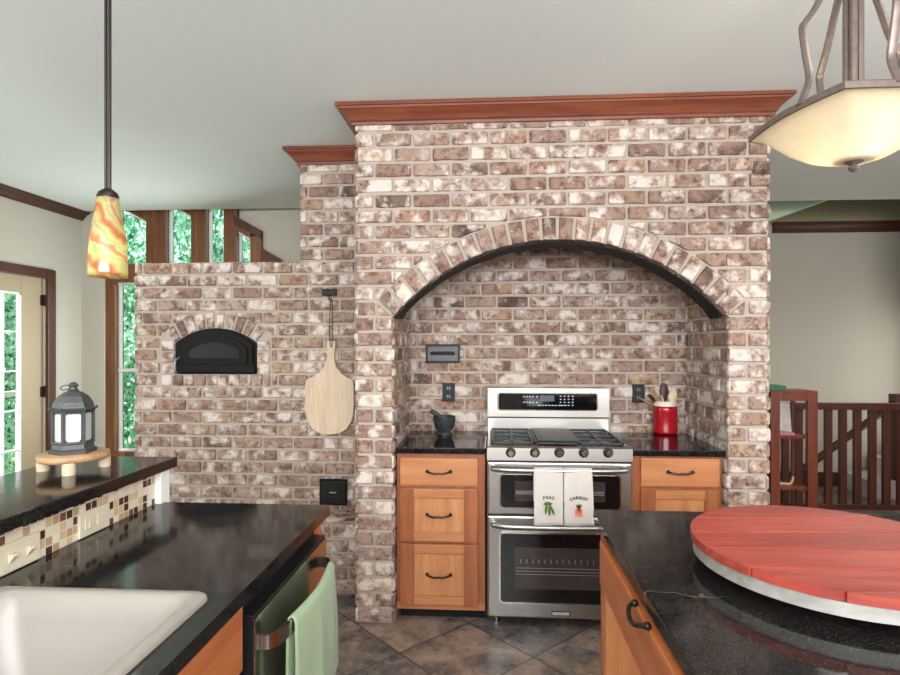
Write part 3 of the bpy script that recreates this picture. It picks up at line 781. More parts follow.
# --- alcove cabinets
def alcove_cabinet(x0, x1, label, narrow, panel_rows):
    yf = 3.075
    r = thing('base_cabinet', label, 'cabinet', (x0, yf, 0))
    bm = B(); box(bm, x0, x1, yf, YR-.02, .062, ZT-.032); finish('toe_kick', bx(x0+.01, x1-.01, yf+.05, YR-.03, 0, .062), M['black_void'], r)
    finish('body', bm, M['maple_red'], r, bevel=.002)
    bm = B(); box(bm, x0, x1, yf-.006, yf+.001, .062, .098); finish('base_rail', bm, M['maple_x'], r, bevel=.002)
    a, b = narrow
    for i, (zl, zh, framed) in enumerate(panel_rows):
        bm = B()
        if not framed:
            box(bm, a, b, yf-.020, yf, zl, zh); dd = finish('drawer', bm, M['maple_x'], r, bevel=.004)
        else:
            sw = .075
            box(bm, a, a+sw, yf-.020, yf, zl, zh); box(bm, b-sw, b, yf-.020, yf, zl, zh)
            box(bm, a+sw, b-sw, yf-.019, yf, zl, zl+.052); box(bm, a+sw, b-sw, yf-.019, yf, zh-.052, zh)
            dd = finish('drawer', bm, M['maple_red'], r, bevel=.002)
            finish('drawer_panel', bx(a+sw, b-sw, yf-.011, yf, zl+.05, zh-.05), M['maple'], dd)
            for q0, q1 in ((zl+.004, zl+.05), (zh-.05, zh-.004)): finish('panel_rail', bx(a+sw, b-sw, yf-.0205, yf-.001, q0, q1), M['maple_x'], dd, bevel=.001)
        zc = (zl+zh)/2; c = (a+b)/2; y = yf-.020
        hw = .062
        handle('handle', [(c-hw, y-.004, zc+.004), (c-hw*.85, y-.022, zc+.003), (c-hw*.35, y-.03, zc-.003), (c, y-.03, zc-.001), (c+hw*.35, y-.03, zc-.003), (c+hw*.85, y-.022, zc+.003), (c+hw, y-.004, zc+.004)], .0055, M['bronze'], dd, .010)
    return r
yfc = 3.055
zz = lambda py, px=440: atY(px, py, yfc).z
cx0, cx1 = OXL+.006, -.032
alcove_cabinet(cx0, cx1, 'orange maple drawer cabinet left of the range, under the mortar', (atY(400, 500, yfc).x, atY(478, 500, yfc).x),
               [(zz(486), zz(458.5), False), (zz(542), zz(488.8), True), (zz(606), zz(544.5), True)])
rx0, rx1 = .737, OXR-.006
alcove_cabinet(rx0, rx1, 'orange maple drawer cabinet right of the range, under the red canister', (atY(641, 500, yfc).x, atY(720, 500, yfc).x),
               [(zz(487, 680), zz(458.5, 680), False), (zz(549, 680), zz(490, 680), True), (.12, zz(551, 680), True)])
for x0, x1, lb in ((OXL+.003, -.028, 'polished black stone countertop in the alcove left of the range'), (.729, OXR-.003, 'polished black stone countertop in the alcove right of the range')):
    single('countertop', bx(x0, x1, 3.035, YR-.012, ZT-.032, ZT), M['blackgranite'], lb, 'countertop', bevel=.004)

# --- range
rg = thing('range', 'stainless steel double-oven gas range in the brick alcove', 'stove', (.35, 3.3, 0))
X0, X1, YG = -.0215, .7225, 3.0
YQ = 3.59
gz = lambda py: atY(560, py, YG).z
bm = B(); box(bm, X0, X1, YG+.045, YR-.015, .05, .931); finish('body', bm, M['steel'], rg, bevel=.003)
for fx in (X0+.05, X1-.05):
    for fyy in (YG+.09, YR-.08):
        bm = B(); lathe(bm, [(.018, 0), (.018, .01), (.011, .012), (.011, .052)], (fx, fyy, 0), 12); finish('foot', bm, M['chrome'], rg, smooth=True)
# doors
def oven_door(zl, zh, win, hz, name):
    bm = B(); box(bm, X0+.003, X1-.003, YG, YG+.043, zl, zh); dd = finish(name, bm, M['steel'], rg, bevel=.008)
    a, b, c, e = win
    P = [(a, c), (b, c), (b, e), (a, e)]
    def rr(a, b, c, e, r=.02, k=4):
        out = []
        for (x, z, t0) in ((b-r, c+r, -PI/2), (b-r, e-r, 0), (a+r, e-r, PI/2), (a+r, c+r, PI)):
            for i in range(k+1): out.append((x+r*math.cos(t0+PI/2*i/k), z+r*math.sin(t0+PI/2*i/k)))
        return out
    bm = B(); prism(bm, rr(a-.008, b+.008, c-.008, e+.008, .026), XZ, YG-.004, YG+.004); finish('bezel', bm, M['chrome'], dd)
    bm = B(); prism(bm, rr(a, b, c, e), XZ, YG-.006, YG+.004); finish('door_glass', bm, M['ovenglass'], dd)
    ww = (b-a)*.12; hh = (e-c)*.2
    bm = B(); prism(bm, rr(a+ww, b-ww, c+hh, e-hh, .006), XZ, YG-.0068, YG+.002); finish('window_screen', bm, M['ovenwin'], dd)
    bm = B()
    for t in (.35, .42, .5):
        zz_ = c+hh+(e-c-2*hh)*t; box(bm, a+ww+.005, b-ww-.005, YG-.0076, YG-.006, zz_, zz_+.0022)
    if zh < .6:
        for k in range(13): box(bm, a+ww+.03+k*(b-a-2*ww-.06)/13, a+ww+.033+k*(b-a-2*ww-.06)/13, YG-.0076, YG-.006, c+hh+(e-c-2*hh)*.62, c+hh+(e-c-2*hh)*.72)
    finish('oven_rack', bm, M['alu'], dd)
    m = (X0+X1)/2
    pts = [(X0+.03, YG-.004, hz), (X0+.045, YG-.032, hz), (X0+.13, YG-.052, hz+.0), (m, YG-.060, hz), (X1-.13, YG-.052, hz), (X1-.045, YG-.032, hz), (X1-.03, YG-.004, hz)]
    bm = B(); tube(bm, smoothline(pts, 6), .0155, 12, flat=(1, 1)); finish('handle', bm, M['steel'], dd, smooth=True)
    return dd
wl, wr = atY(500.5, 500, YG).x, atY(619.5, 500, YG).x
oven_door(gz(515.6), gz(463), (wl, wr, gz(508), gz(475)), gz(468.5), 'upper_door')
oven_door(gz(619), gz(517.2), (wl, wr, gz(603), gz(534)), gz(524.5), 'lower_door')
bm = B(); box(bm, X0+.006, X1-.006, YG+.012, YG+.05, .06, .88); finish('shadow_gap', bm, M['plastic_black'], rg)
# control panel with five knobs
zp0, zp1 = gz(460.5), .952
bm = B(); prism(bm, [(YG-.014, zp0), (YG+.045, zp0), (YG+.045, 0.9490), (YG+.012, 0.9530), (YG-.012, 0.9470)], YZ, X0, X1); finish('control_panel', bm, M['steel'], rg, bevel=.003)
sl = Vector((0, 0, 1)); nn = Vector((0, -sl.z, sl.y))
for px in (510.7, 534.9, 559.3, 583.8, 608.2):
    c = atY(px, 452.5, YG-.0135)
    rot = nn.to_track_quat('Z', 'Y').to_matrix().to_4x4(); bm = B()
    lathe(bm, [(.026, -.004), (.026, .003), (.022, .006)], (0, 0, 0), 24); bmesh.ops.transform(bm, matrix=Matrix.Translation(c)@rot, verts=bm.verts)
    kb = finish('knob_base', bm, M['black_metal'], rg, smooth=True)
    bm = B(); lathe(bm, [(.017, .004), (.0165, .022), (.014, .026)], (0, 0, 0), 24); box(bm, -.004, .004, -.019, .019, .02, .034)
    bmesh.ops.transform(bm, matrix=Matrix.Translation(c)@rot, verts=bm.verts); finish('knob', bm, M['chrome'], kb, smooth=True, angle=30)
# cooktop
bm = B(); box(bm, X0+.002, X1-.002, YG+.04, YQ+.005, 0.9300, 0.9440); finish('cooktop', bm, M['enamel'], rg, bevel=.003)
bm = B(); box(bm, X0, X0+.016, YG+.03, YQ, 0.9330, 0.9480); box(bm, X1-.016, X1, YG+.03, YQ, 0.9330, 0.9480); box(bm, X0, X1, YG+.01, YG+.05, 0.9360, 0.9490); finish('cooktop_rim', bm, M['steel'], rg, bevel=.003)
for bxx, byy, br in ((.14, .17, .045), (.14, .42, .035), (.61, .17, .045), (.61, .42, .038), (.37, .3, .04)):
    bm = B(); lathe(bm, [(br*1.25, 0.9440), (br*1.2, 0.9500), (br*.8, 0.9515), (br*.8, 0.9535), (br*.6, 0.9550)], (X0+bxx, YG+byy, 0), 20); finish('burner', bm, M['alu'], rg, smooth=True, angle=30)
for g0, g1 in ((.025, .25), (.255, .485), (.49, .718)):
    bm = B(); a, b = X0+g0, X0+g1; y0, y1 = YG+.065, YQ-.02; zg = 0.9650
    for (p, q, r_, s_) in ((a, b, y0, y0+.012), (a, b, y1-.012, y1), (a, a+.012, y0, y1), (b-.012, b, y0, y1), (a, b, (y0+y1)/2-.006, (y0+y1)/2+.006), ((a+b)/2-.006, (a+b)/2+.006, y0, y1)):
        box(bm, p, q, r_, s_, zg-.012, zg)
    for t in (.25, .75):
        yy = y0+(y1-y0)*t; box(bm, a, b, yy-.005, yy+.005, zg-.010, zg+.001)
    for xq in (a+.006, b-.006):
        for yq in (y0+.006, y1-.006): box(bm, xq-.006, xq+.006, yq-.006, yq+.006, 0.9440, zg)
    finish('grate', bm, M['castiron'], rg, bevel=.002)
bm = B(); box(bm, X0+.27, X0+.49, YG+.09, YQ-.05, 0.9655, 0.9705); finish('griddle', bm, M['enamel'], rg, bevel=.003)
# backguard
qz = lambda py: atY(548, py, YQ).z
bm = B(); box(bm, X0, X1, YQ, YR-.012, .93, qz(418.5)); finish('riser', bm, M['steel'], rg, bevel=.002)
bm = B(); box(bm, X0+.01, X1-.01, YQ+.012, YR-.014, qz(419.5), qz(415.5)); finish('vent_slot', bm, M['plastic_black'], rg)
bm = B(); prism(bm, [(YQ-.02, qz(416.5)), (YQ-.0201, qz(388.2)), (YR-.014, qz(388.2)), (YR-.014, qz(416.5))], YZ, X0, X1)
bg_ = finish('backguard', bm, M['steel'], rg, bevel=.006)
def pg(u, v, n):   # point on the slanted backguard face
    z0_, z1_ = qz(416.5), qz(388.2); t = (v-z0_)/(z1_-z0_); return Vector((u, YQ-.02-n, v))
sx = lambda px: atY(px, 400, YQ-.01).x
def rrect(a, b, c, e, r=.012, k=3):
    out = []
    for (x, z, t0) in ((b-r, c+r, -PI/2), (b-r, e-r, 0), (a+r, e-r, PI/2), (a+r, c+r, PI)):
        for i in range(k+1): out.append((x+r*math.cos(t0+PI/2*i/k), z+r*math.sin(t0+PI/2*i/k)))
    return out
bm = B(); prism(bm, rrect(sx(497), sx(598), qz(410.5), qz(391.7), .02), pg, -.002, .003); finish('panel_bezel', bm, M['chrome'], bg_)
bm = B(); prism(bm, rrect(sx(498.5), sx(596.5), qz(409.5), qz(393)), pg, -.002, .005); cp = finish('control_display', bm, M['ovenglass'], bg_)
bm = B(); prism(bm, rrect(sx(540), sx(554), qz(401), qz(395), .003), pg, .004, .006); finish('clock_screen', bm, M['lcd'], bg_)
bm = B()
rb = random.Random(3)
for px in (523, 526, 529, 532, 536): 
    for py in (396, 401.5): prism(bm, rrect(sx(px), sx(px+1.7), qz(py+.9), qz(py), .0008, 1), pg, .004, .0058)
finish('button_print', bm, M['buttons'], bg_); bm = B()
for k in range(9): prism(bm, rrect(sx(538+k*3.3), sx(540+k*3.3), qz(405.4), qz(404.5), .0008, 1), pg, .004, .0058)
finish('button_print', bm, M['buttons'], bg_); bm = B()
for px in (559.5, 563.5, 567.5, 571.5): 
    for py in (395.4, 398.4, 401.4, 404.4): prism(bm, rrect(sx(px), sx(px+1.6), qz(py+.9), qz(py), .0008, 1), pg, .004, .0058)
finish('button_print', bm, M['buttons'], bg_)
c0, c1 = atY(551.5, 613, YG), atY(570, 613, YG)
bm = B(); box(bm, c0.x, c1.x, YG-.003, YG+.002, gz(615.6), gz(611.2)); o = finish('badge', bm, M['black_metal'], rg)
bm = B(); box(bm, c0.x+.004, c1.x-.004, YG-.0042, YG, gz(615.0), gz(611.9)); finish('badge_plate', bm, M['paleplate'], o)

# --- dish towels over the upper oven handle
def hanging_towel(name, x0, x1, ytop, zt, zb, zbk, label, word, motif, skew=0):
    r = thing(name, label, 'towel', ((x0+x1)/2, ytop, zb))
    bm = B(); nu = 14; rows = []
    prof = []
    for i in range(8): prof.append((ytop+.016, zbk+(zt-zbk)*i/8))
    for i in range(9):
        t = PI*i/8; prof.append((ytop+.016*math.cos(t), zt+.0155*math.sin(t)))
    for i in range(1, 13): prof.append((ytop-.016-.006*math.sin(i/12*PI)*.6, zt-(zt-zb)*i/12))
    L = len(prof)
    for k, (y, z) in enumerate(prof):
        row = []
        for j in range(nu+1):
            s = j/nu; f = max(0, (k-16)/12)
            wv = .0035*math.sin(s*7+1.3)*f+.002*math.sin(s*15+k*.2)*f
            row.append(bm.verts.new((x0+(x1-x0)*s+skew*f*s, y-abs(wv) if k > 16 else y, z - (.004*math.sin(s*5) if k == L-1 else 0))))
        rows.append(row)
    for a, b in zip(rows, rows[1:]):
        for j in range(nu): bm.faces.new((a[j], a[j+1], b[j+1], b[j]))
    o = finish('cloth', bm, M['linen'], r, smooth=True, angle=80)
    m = o.modifiers.new('t', 'SOLIDIFY'); m.thickness = .0022; m.offset = 0
    yf = ytop-.016-.0095
    xm = (x0+x1)/2+skew*.3
    # arched word
    bm = B(); n = len(word); zw = zt-(zt-zb)*.50
    tmp = []
    for i, ch in enumerate(word):
        cu = bpy.data.curves.new('t', 'FONT'); cu.body = ch; cu.size = .021; cu.extrude = .0006; cu.align_x = 'CENTER'; cu.offset = .0006
        ob = bpy.data.objects.new('t', cu); COL.objects.link(ob)
        bpy.context.view_layer.update()
        me = bpy.data.meshes.new_from_object(ob.evaluated_get(bpy.context.evaluated_depsgraph_get()))
        s = (i-(n-1)/2); 
        M4 = Matrix.Translation((xm+s*.0145, yf, zw-.0012*s*s))@Matrix.Rotation(-s*-.14*1, 4, 'Y')@Matrix.Rotation(PI/2, 4, 'X')
        me.transform(M4); bm.from_mesh(me); bpy.data.objects.remove(ob); bpy.data.meshes.remove(me)
    finish('embroidered_word', bm, M['ink'], r)
    zm = zw-.022
    if motif == 'peas':
        bm = B()
        for dx, dz, a in ((-.012, -.028, .12), (.004, -.036, -.02), (.018, -.034, -.42)):
            P = lambda u, v, d: Vector((xm+dx+u*math.cos(a)+v*math.sin(a), d, zm+dz+v*math.cos(a)-u*math.sin(a)))
            prism(bm, [(.0065*math.cos(t*PI/6), .027*math.sin(t*PI/6)) for t in range(12)], P, yf-.0015, yf+.002)
        prism(bm, [(xm-.028, zm-.006), (xm-.012, zm-.012), (xm+.012, zm-.01), (xm+.02, zm-.002), (xm+.004, zm+.006), (xm-.014, zm+.006)], XZ, yf-.002, yf+.002)
        finish('pea_motif', bm, M['leafgreen'], r)
    else:
        bm = B()
        for dx, a in ((-.011, .15), (.0, 0), (.011, -.15)):
            P = lambda u, v, d: Vector((xm+dx+u*math.cos(a)+v*math.sin(a), d, zm-.042+v*math.cos(a)-u*math.sin(a)))
            prism(bm, [(.003, -.026), (.0085, .008), (.006, .017), (-.006, .017), (-.0085, .008), (-.003, -.026)], P, yf-.0015, yf+.002)
        finish('carrot_motif', bm, M['carrot'], r)
        bm = B()
        for a in (-.6, -.3, 0, .3, .6):
            P = lambda u, v, d: Vector((xm+u*math.cos(a)+v*math.sin(a), d, zm-.028+v*math.cos(a)-u*math.sin(a)))
            prism(bm, [(0, 0), (.004, .014), (0, .028), (-.004, .014)], P, yf-.0016, yf+.002)
        finish('carrot_tops', bm, M['leafgreen'], r)
    # hem line
    bm = B(); box(bm, x0+.003, x1-.002+skew, yf+.0005, yf+.004, zb+(zt-zb)*.185, zb+(zt-zb)*.195); finish('hem_band', bm, M['linen'], r)
hzU = gz(468.5); yh = YG-.057
yt = yh-.026
hanging_towel('dish_towel', atY(534, 490, yt).x, atY(563.2, 490, yt).x, yh, hzU+.001, atY(540, 526, yt).z, hzU-.16, 'off-white dish towel embroidered with green peas on the upper oven handle', 'PEAS', 'peas')
hanging_towel('dish_towel', atY(564, 490, yt).x, atY(592.6, 490, yt).x, yh, hzU+.001, atY(580, 526.5, yt).z, hzU-.16, 'off-white dish towel embroidered with orange carrots on the upper oven handle', 'CARROT', 'carrot', .010)

# --- wall plates in the alcove and on the oven wall
def plate(name, p0, p1, yw, label, cat, parts):
    a = atY(p0[0], p0[1], yw-.01); b = atY(p1[0], p1[1], yw-.01)
    r = thing(name, label, cat, ((a.x+b.x)/2, yw, b.z))
    finish('cover_plate', bx(a.x, b.x, yw-.010, yw+.008, b.z, a.z), M[parts[0]], r, bevel=.003)
    return r, a, b
r, a, b = plate('switch_plate', (425.7, 344.3), (459.8, 363.2), YR, 'horizontal pewter and black switch plate above the outlet, left of the range', 'switch plate', ['black_metal'])
finish('plate_inset', bx(a.x+.012, b.x-.012, YR-.013, YR-.008, b.z+.014, a.z-.014), M['switchface'], r, bevel=.002)
mx_ = (a.x+b.x)/2; mz_ = (a.z+b.z)/2
bm = B(); tube(bm, [(mx_-.075, YR-.02, mz_), (mx_-.06, YR-.024, mz_+.004), (mx_+.06, YR-.024, mz_+.004), (mx_+.075, YR-.02, mz_)], .011, 10, flat=(.6, 1)); finish('lever', bm, M['black_metal'], r, smooth=True)
def outlet(p0, p1, label):
    r, a, b = plate('outlet', p0, p1, YR, label, 'outlet', ['black_metal'])
    mx_ = (a.x+b.x)/2
    for k in (.28, .72):
        z = b.z+(a.z-b.z)*k; s = finish('socket', bx(mx_-.016, mx_+.016, YR-.013, YR-.009, z-.014, z+.014), M['plastic_black'], r, bevel=.002)
        bm = B(); box(bm, mx_-.008, mx_-.005, YR-.0135, YR-.012, z-.004, z+.006); box(bm, mx_+.005, mx_+.008, YR-.0135, YR-.012, z-.004, z+.006); finish('slot', bm, M['alu'], s)
    return r
outlet((442.4, 383), (454.8, 401.6), 'black outlet on the brick above the mortar')
outlet((632.8, 384.6), (644.6, 402.8), 'black outlet on the brick beside the red canister')
r, a, b = plate('ash_door', (319.4, 479), (347, 505.6), YR, 'square black ash door low on the brick oven wall', 'metal door', ['iron'])
mz_ = (a.z+b.z)/2; mx_ = (a.x+b.x)/2
finish('door_panel', bx(a.x+.012, b.x-.012, YR-.015, YR-.008, b.z+.012, a.z-.012), M['black_metal'], r, bevel=.002)
finish('pull', bx(mx_-.022, mx_+.022, YR-.022, YR-.014, mz_-.004, mz_+.004), M['alu'], r, bevel=.002)

# --- pizza oven door
ov = thing('oven_door', 'arched black cast iron oven door set in the brick oven wall', 'oven door', (oxc, YR, ozb))
def archpts(x0, x1, z0, zs_, zt_, n=16):
    xc = (x0+x1)/2; h = (x1-x0)/2; ri = zt_-zs_; Rr = (h*h+ri*ri)/(2*ri); zc = zt_-Rr
    return [(x0, z0), (x1, z0)]+[(x1-2*h*i/n, zc+math.sqrt(max(0, Rr**2-(h-2*h*i/n)**2))) for i in range(n+1)]
def clean(p):
    out = [p[0]]
    for q in p[1:]:
        if abs(q[0]-out[-1][0])+abs(q[1]-out[-1][1]) > 1e-5: out.append(q)
    return out
def arcplate(name, ins, d0, d1, m, parent, xs=(0, 0), zb=0):
    bm = B(); p = clean(archpts(ou0+ins+xs[0], ou1-ins+xs[1], ozb+ins*.6+zb, ozt-ins-(ozt-ozs)*(1-ins*4.5), ozt-ins)); prism(bm, p, XZ, d0, d1); return finish(name, bm, m, parent, bevel=.003)
arcplate('door_frame', .003, YR+.02, YR+.09, M['iron'], ov)
df = arcplate('door_leaf', .022, YR+.0, YR+.03, M['iron'], ov, xs=(.035, -.005))
arcplate('raised_panel', .055, YR-.012, YR+.01, M['iron'], df, xs=(.03, -.005), zb=.035)
arcplate('view_glass', .095, YR-.016, YR+.0, M['stoveglass'], df, xs=(.02, -.01), zb=.05)
bm = B(); box(bm, ou0+.06, ou1-.005, YR-.014, YR+.01, ozb+.016, ozb+.062); finish('bottom_rail', bm, M['iron'], df, bevel=.003)
bm = B(); tube(bm, smoothline([(ou0+.045, YR-.01, ozb+.11), (ou0+.035, YR-.04, ozb+.09), (ou0+.035, YR-.045, ozb+.03), (ou0+.04, YR-.03, ozb+.012)]), .007, 8)
finish('handle', bm, M['alu'], df, smooth=True)

# --- pizza peel and its hanger
hk = thing('wall_hook', 'small black hook bar on the oven wall holding the peel strap', 'hook', (atY(329, 292, YR).x, YR, atY(329, 296, YR).z))
a, b = atY(322.6, 289, YR-.02), atY(336, 295.7, YR-.02)
finish('bar', bx(a.x, b.x, YR-.032, YR+.004, b.z, a.z), M['black_metal'], hk, bevel=.004)
bm = B(); xh = atY(330.5, 296, YR).x; tube(bm, smoothline([(xh, YR-.02, b.z+.005), (xh, YR-.034, b.z-.012), (xh, YR-.026, b.z-.024), (xh, YR-.016, b.z-.018)]), .004, 8); finish('prong', bm, M['black_metal'], hk, smooth=True)
pl = thing('pizza_peel', 'pale wooden pizza peel hanging on the brick oven wall', 'pizza peel', (atY(330, 434, YR).x, YR-.02, atY(330, 434, YR).z))
yp = YR-.025
xp = lambda px: atY(px, 390, yp).x
zp = lambda py: atY(330, py, yp).z
half = [(4.0, 341), (4.3, 345), (3.6, 352), (3.5, 358), (5.5, 366), (10, 372), (16, 376.5), (21, 378.8), (23.6, 380.5), (24.1, 386), (24.3, 400), (24.0, 412), (22, 421), (17.5, 428.5), (10, 433), (0, 434.5)]
xcp = 329.6; pts = [(xp(xcp+1.8+(a if q < 366 else a)*1.0-(1.8*min(1, max(0, (q-350)/30)))), zp(q)) for a, q in half]
pts += [(xp(xcp+1.8-a-(1.8*min(1, max(0, (q-350)/30)))), zp(q)) for a, q in half[:-1][::-1]]
bm = B(); prism(bm, pts, XZ, yp-.007, yp+.007); finish('blade', bm, M['peel'], pl, bevel=.002)
bm = B()
xq = xp(331.5)
L = [(xq-.006, yp-.01, zp(345)), (xq-.009, yp-.012, zp(330)), (xq-.007, yp-.01, zp(310)), (xq-.002, yp-.005, zp(300)), (xq+.003, yp-.005, zp(300)), (xq+.009, yp-.01, zp(312)), (xq+.010, yp-.012, zp(330)), (xq+.006, yp-.01, zp(345)), (xq, yp-.011, zp(347)), (xq-.006, yp-.01, zp(345))]
tube(bm, smoothline(L, 4), .0028, 6); finish('strap', bm, M['bronze'], pl, smooth=True)

# --- mortar and pestle
mc = atY(444, 436, 3.40); mc = Vector((atZ(444, 435.5, ZT).x, atZ(444, 435.5, ZT).y+.03, ZT))
mo = thing('mortar', 'dark stone mortar bowl on the left alcove countertop', 'mortar', mc)
bm = B(); lathe(bm, [(.040, 0), (.046, .003), (.046, .012), (.038, .018), (.040, .024), (.055, .04), (.063, .062), (.067, .085), (.068, .110), (.064, .114), (.058, .110), (.054, .08), (.044, .05), (.02, .036), (.001, .034)], mc, 36, cap1=False)
finish('bowl', bm, M['granite'], mo, smooth=True)
bm = B(); tube(bm, [mc+Vector(p) for p in ((.012, 0, .046), (0, -.004, .07), (-.03, -.012, .115), (-.075, -.015, .142), (-.085, -.016, .148))], [.022, .018, .012, .016, .010], 14)
single('pestle', bm, M['granite'], 'dark stone pestle leaning out of the mortar to the left', 'pestle', smooth=True)

# --- red canister with utensils
cc = atZ(664.5, 434, ZT); cc = Vector((cc.x+.008, cc.y+.015, ZT))
cn = thing('utensil_crock', 'glossy red ribbed ceramic canister with a cream rim on the right alcove countertop', 'canister', cc)
pr = [(.045, 0), (.061, .004), (.065, .012)]
for k in range(8): pr += [(.065, .02+k*.016), (.0635, .028+k*.016)]
pr += [(.062, .150), (.055, .158)]
pr = [(a*1.12, b*1.13) for a, b in pr]
bm = B(); lathe(bm, pr, cc, 40); finish('body', bm, M['red'], cn, smooth=True, angle=60)
bm = B(); lathe(bm, [(a*1.12, b*1.13) for a, b in ((.053, .148), (.060, .152), (.060, .176), (.056, .179), (.051, .176), (.050, .152))], cc, 36, cap1=False, cap0=False); finish('rim', bm, M['cream_glaze'], cn, smooth=True)
def utensil(name, base, tip, r, kind, m, label):
    base, tip = cc+Vector(base)*1.1, cc+Vector((tip[0]*1.15, tip[1], tip[2]*1.17)); d = (tip-base); bm = B()
    if kind == 'spoon':
        L = d.length; dn = d.normalized()
        prof = [(0, .005), (.42, .005), (.5, .008), (.62, .016), (.76, .019), (.92, .014), (1, .005)]
        tube(bm, [base+d*t for t, _ in prof], [q*1.45 for _, q in prof], 12, flat=(1, .35))
    elif kind == 'spatula':
        prof = [(0, .005), (.62, .005), (.66, .016), (.75, .024), (.98, .026), (1, .022)]
        tube(bm, [base+d*t for t, _ in prof], [q*1.45 for _, q in prof], 12, flat=(1, .22))
    elif kind == 'tongs':
        for s in (-1, 1): tube(bm, [base+Vector((s*.002, 0, 0)), base+d*.5+Vector((s*.006, 0, 0)), tip+Vector((s*.010, 0, 0))], [.004, .005, .006], 8)
        tube(bm, [tip+Vector((-.010, 0, 0)), tip+Vector((.010, 0, 0))], .005, 8)
    else:
        prof = [(0, .005), (.5, .005), (.9, .0045), (1, .003)]; tube(bm, [base+d*t for t, _ in prof], [q for _, q in prof], 8)
    single(name, bm, m, label, 'kitchen utensil', smooth=True, angle=60)
utensil('slotted_spoon', (0, .01, .1), (-.002, .018, .265), 0, 'spoon', M['darkwood_utensil'], 'dark brown upright wooden spoon, tallest in the red canister')
utensil('wooden_spoon', (.01, 0, .1), (.052, .005, .228), 0, 'spoon', M['pale_utensil'], 'pale wooden spoon leaning right in the red canister')
utensil('spatula', (-.01, -.012, .12), (-.088, -.02, .204), 0, 'spatula', M['darkwood_utensil'], 'dark brown spatula leaning far left over the canister rim')
utensil('tongs', (-.012, .01, .12), (-.062, .02, .232), 0, 'tongs', M['brown_utensil'], 'light brown wooden tongs standing left in the red canister')
utensil('skewer', (-.004, .02, .13), (-.125, .03, .182), 0, 'stick', M['brown_utensil'], 'thin brown stick handle sticking out farthest left of the canister')
utensil('stirring_spoon', (.0, -.015, .12), (-.024, -.02, .205), 0, 'stick', M['pale_utensil'], 'thin pale wooden stick in front of the dark spoon in the canister')

# ================================================================== PENINSULA (left)
BX, PXR, PYE = -1.16, -.55, 1.93
bm = B(); box(bm, BX-.12, BX, -1.2, 1.905, 0, 1.044); struct('wall_peninsula', bm, M['wall'])
bm = B(); box(bm, BX, BX+.008, -1.0, 1.905, ZT+.0005, 1.044); struct('backsplash', bm, M['mosaic']).update_tag()
single('end_post', bx(BX-.02, BX+.03, 1.906, 1.96, ZT-.3, 1.044), M['white'], 'short white end post under the far corner of the raised bar', 'post', bevel=.002)
bm = B(); slab(bm, [(-1.50, -1.2), (-1.12, -1.2), (-1.12, 1.995), (-1.47, 1.995), (-1.50, 1.965)], 1.045, 1.08)
single('bar_countertop', bm, M['soapstone'], 'raised black stone bar top on the left, under the lantern', 'countertop', bevel=.005)
# peninsula countertop, cut out for the sink
SX0, SX1, SY0, SY1 = -1.10, -.602, .45, 1.215
bm = B(); z0, z1 = ZT-.034, ZT
e = .012
for x0, x1, y0, y1 in ((BX+.009, PXR, SY1-e, PYE), (BX+.009, SX0+e, -1.0, SY1-e), (SX1-e, PXR, -1.0, SY1-e), (SX0+e, SX1-e, -1.0, SY0+e)):
    box(bm, x0, x1, y0, y1, z0, z1)
bmesh.ops.remove_doubles(bm, verts=bm.verts, dist=.0005)
single('peninsula_countertop', bm, M['soapstone'], 'black stone peninsula countertop around the cream sink', 'countertop')
# sink
sk = thing('sink', 'cream composite drop-in sink in the left countertop', 'sink', ((SX0+SX1)/2, (SY0+SY1)/2, ZT-.2))
def rrp(x0, x1, y0, y1, r, k=6):
    out = []
    for (x, y, t0) in ((x1-r, y0+r, -PI/2), (x1-r, y1-r, 0), (x0+r, y1-r, PI/2), (x0+r, y0+r, PI)):
        for i in range(k+1): out.append((x+r*math.cos(t0+PI/2*i/k), y+r*math.sin(t0+PI/2*i/k)))
    return out
bm = B(); rings = []
for ins, z, r in ((0, ZT+.0005, .035), (.001, ZT+.008, .035), (.006, ZT+.0125, .033), (.022, ZT+.0125, .04), (.030, ZT+.009, .045), (.036, ZT-.002, .05), (.046, ZT-.04, .06), (.055, ZT-.15, .07), (.075, ZT-.178, .07), (.16, ZT-.186, .05)):
    rings.append([bm.verts.new((x, y, z)) for x, y in rrp(SX0+ins, SX1-ins, SY0+ins, SY1-ins, r)])
for a, b in zip(rings, rings[1:]):
    for i in range(len(a)): bm.faces.new((a[i], a[(i+1) % len(a)], b[(i+1) % len(a)], b[i]))
bm.faces.new(rings[-1])
finish('basin', bm, M['sink'], sk, smooth=True, angle=60)
bm = B(); lathe(bm, [(.045, 0), (.045, .003), (.03, .004), (.028, .001)], ((SX0+SX1)/2, (SY0+SY1)/2, ZT-.186), 24); finish('drain', bm, M['chrome'], sk, smooth=True)
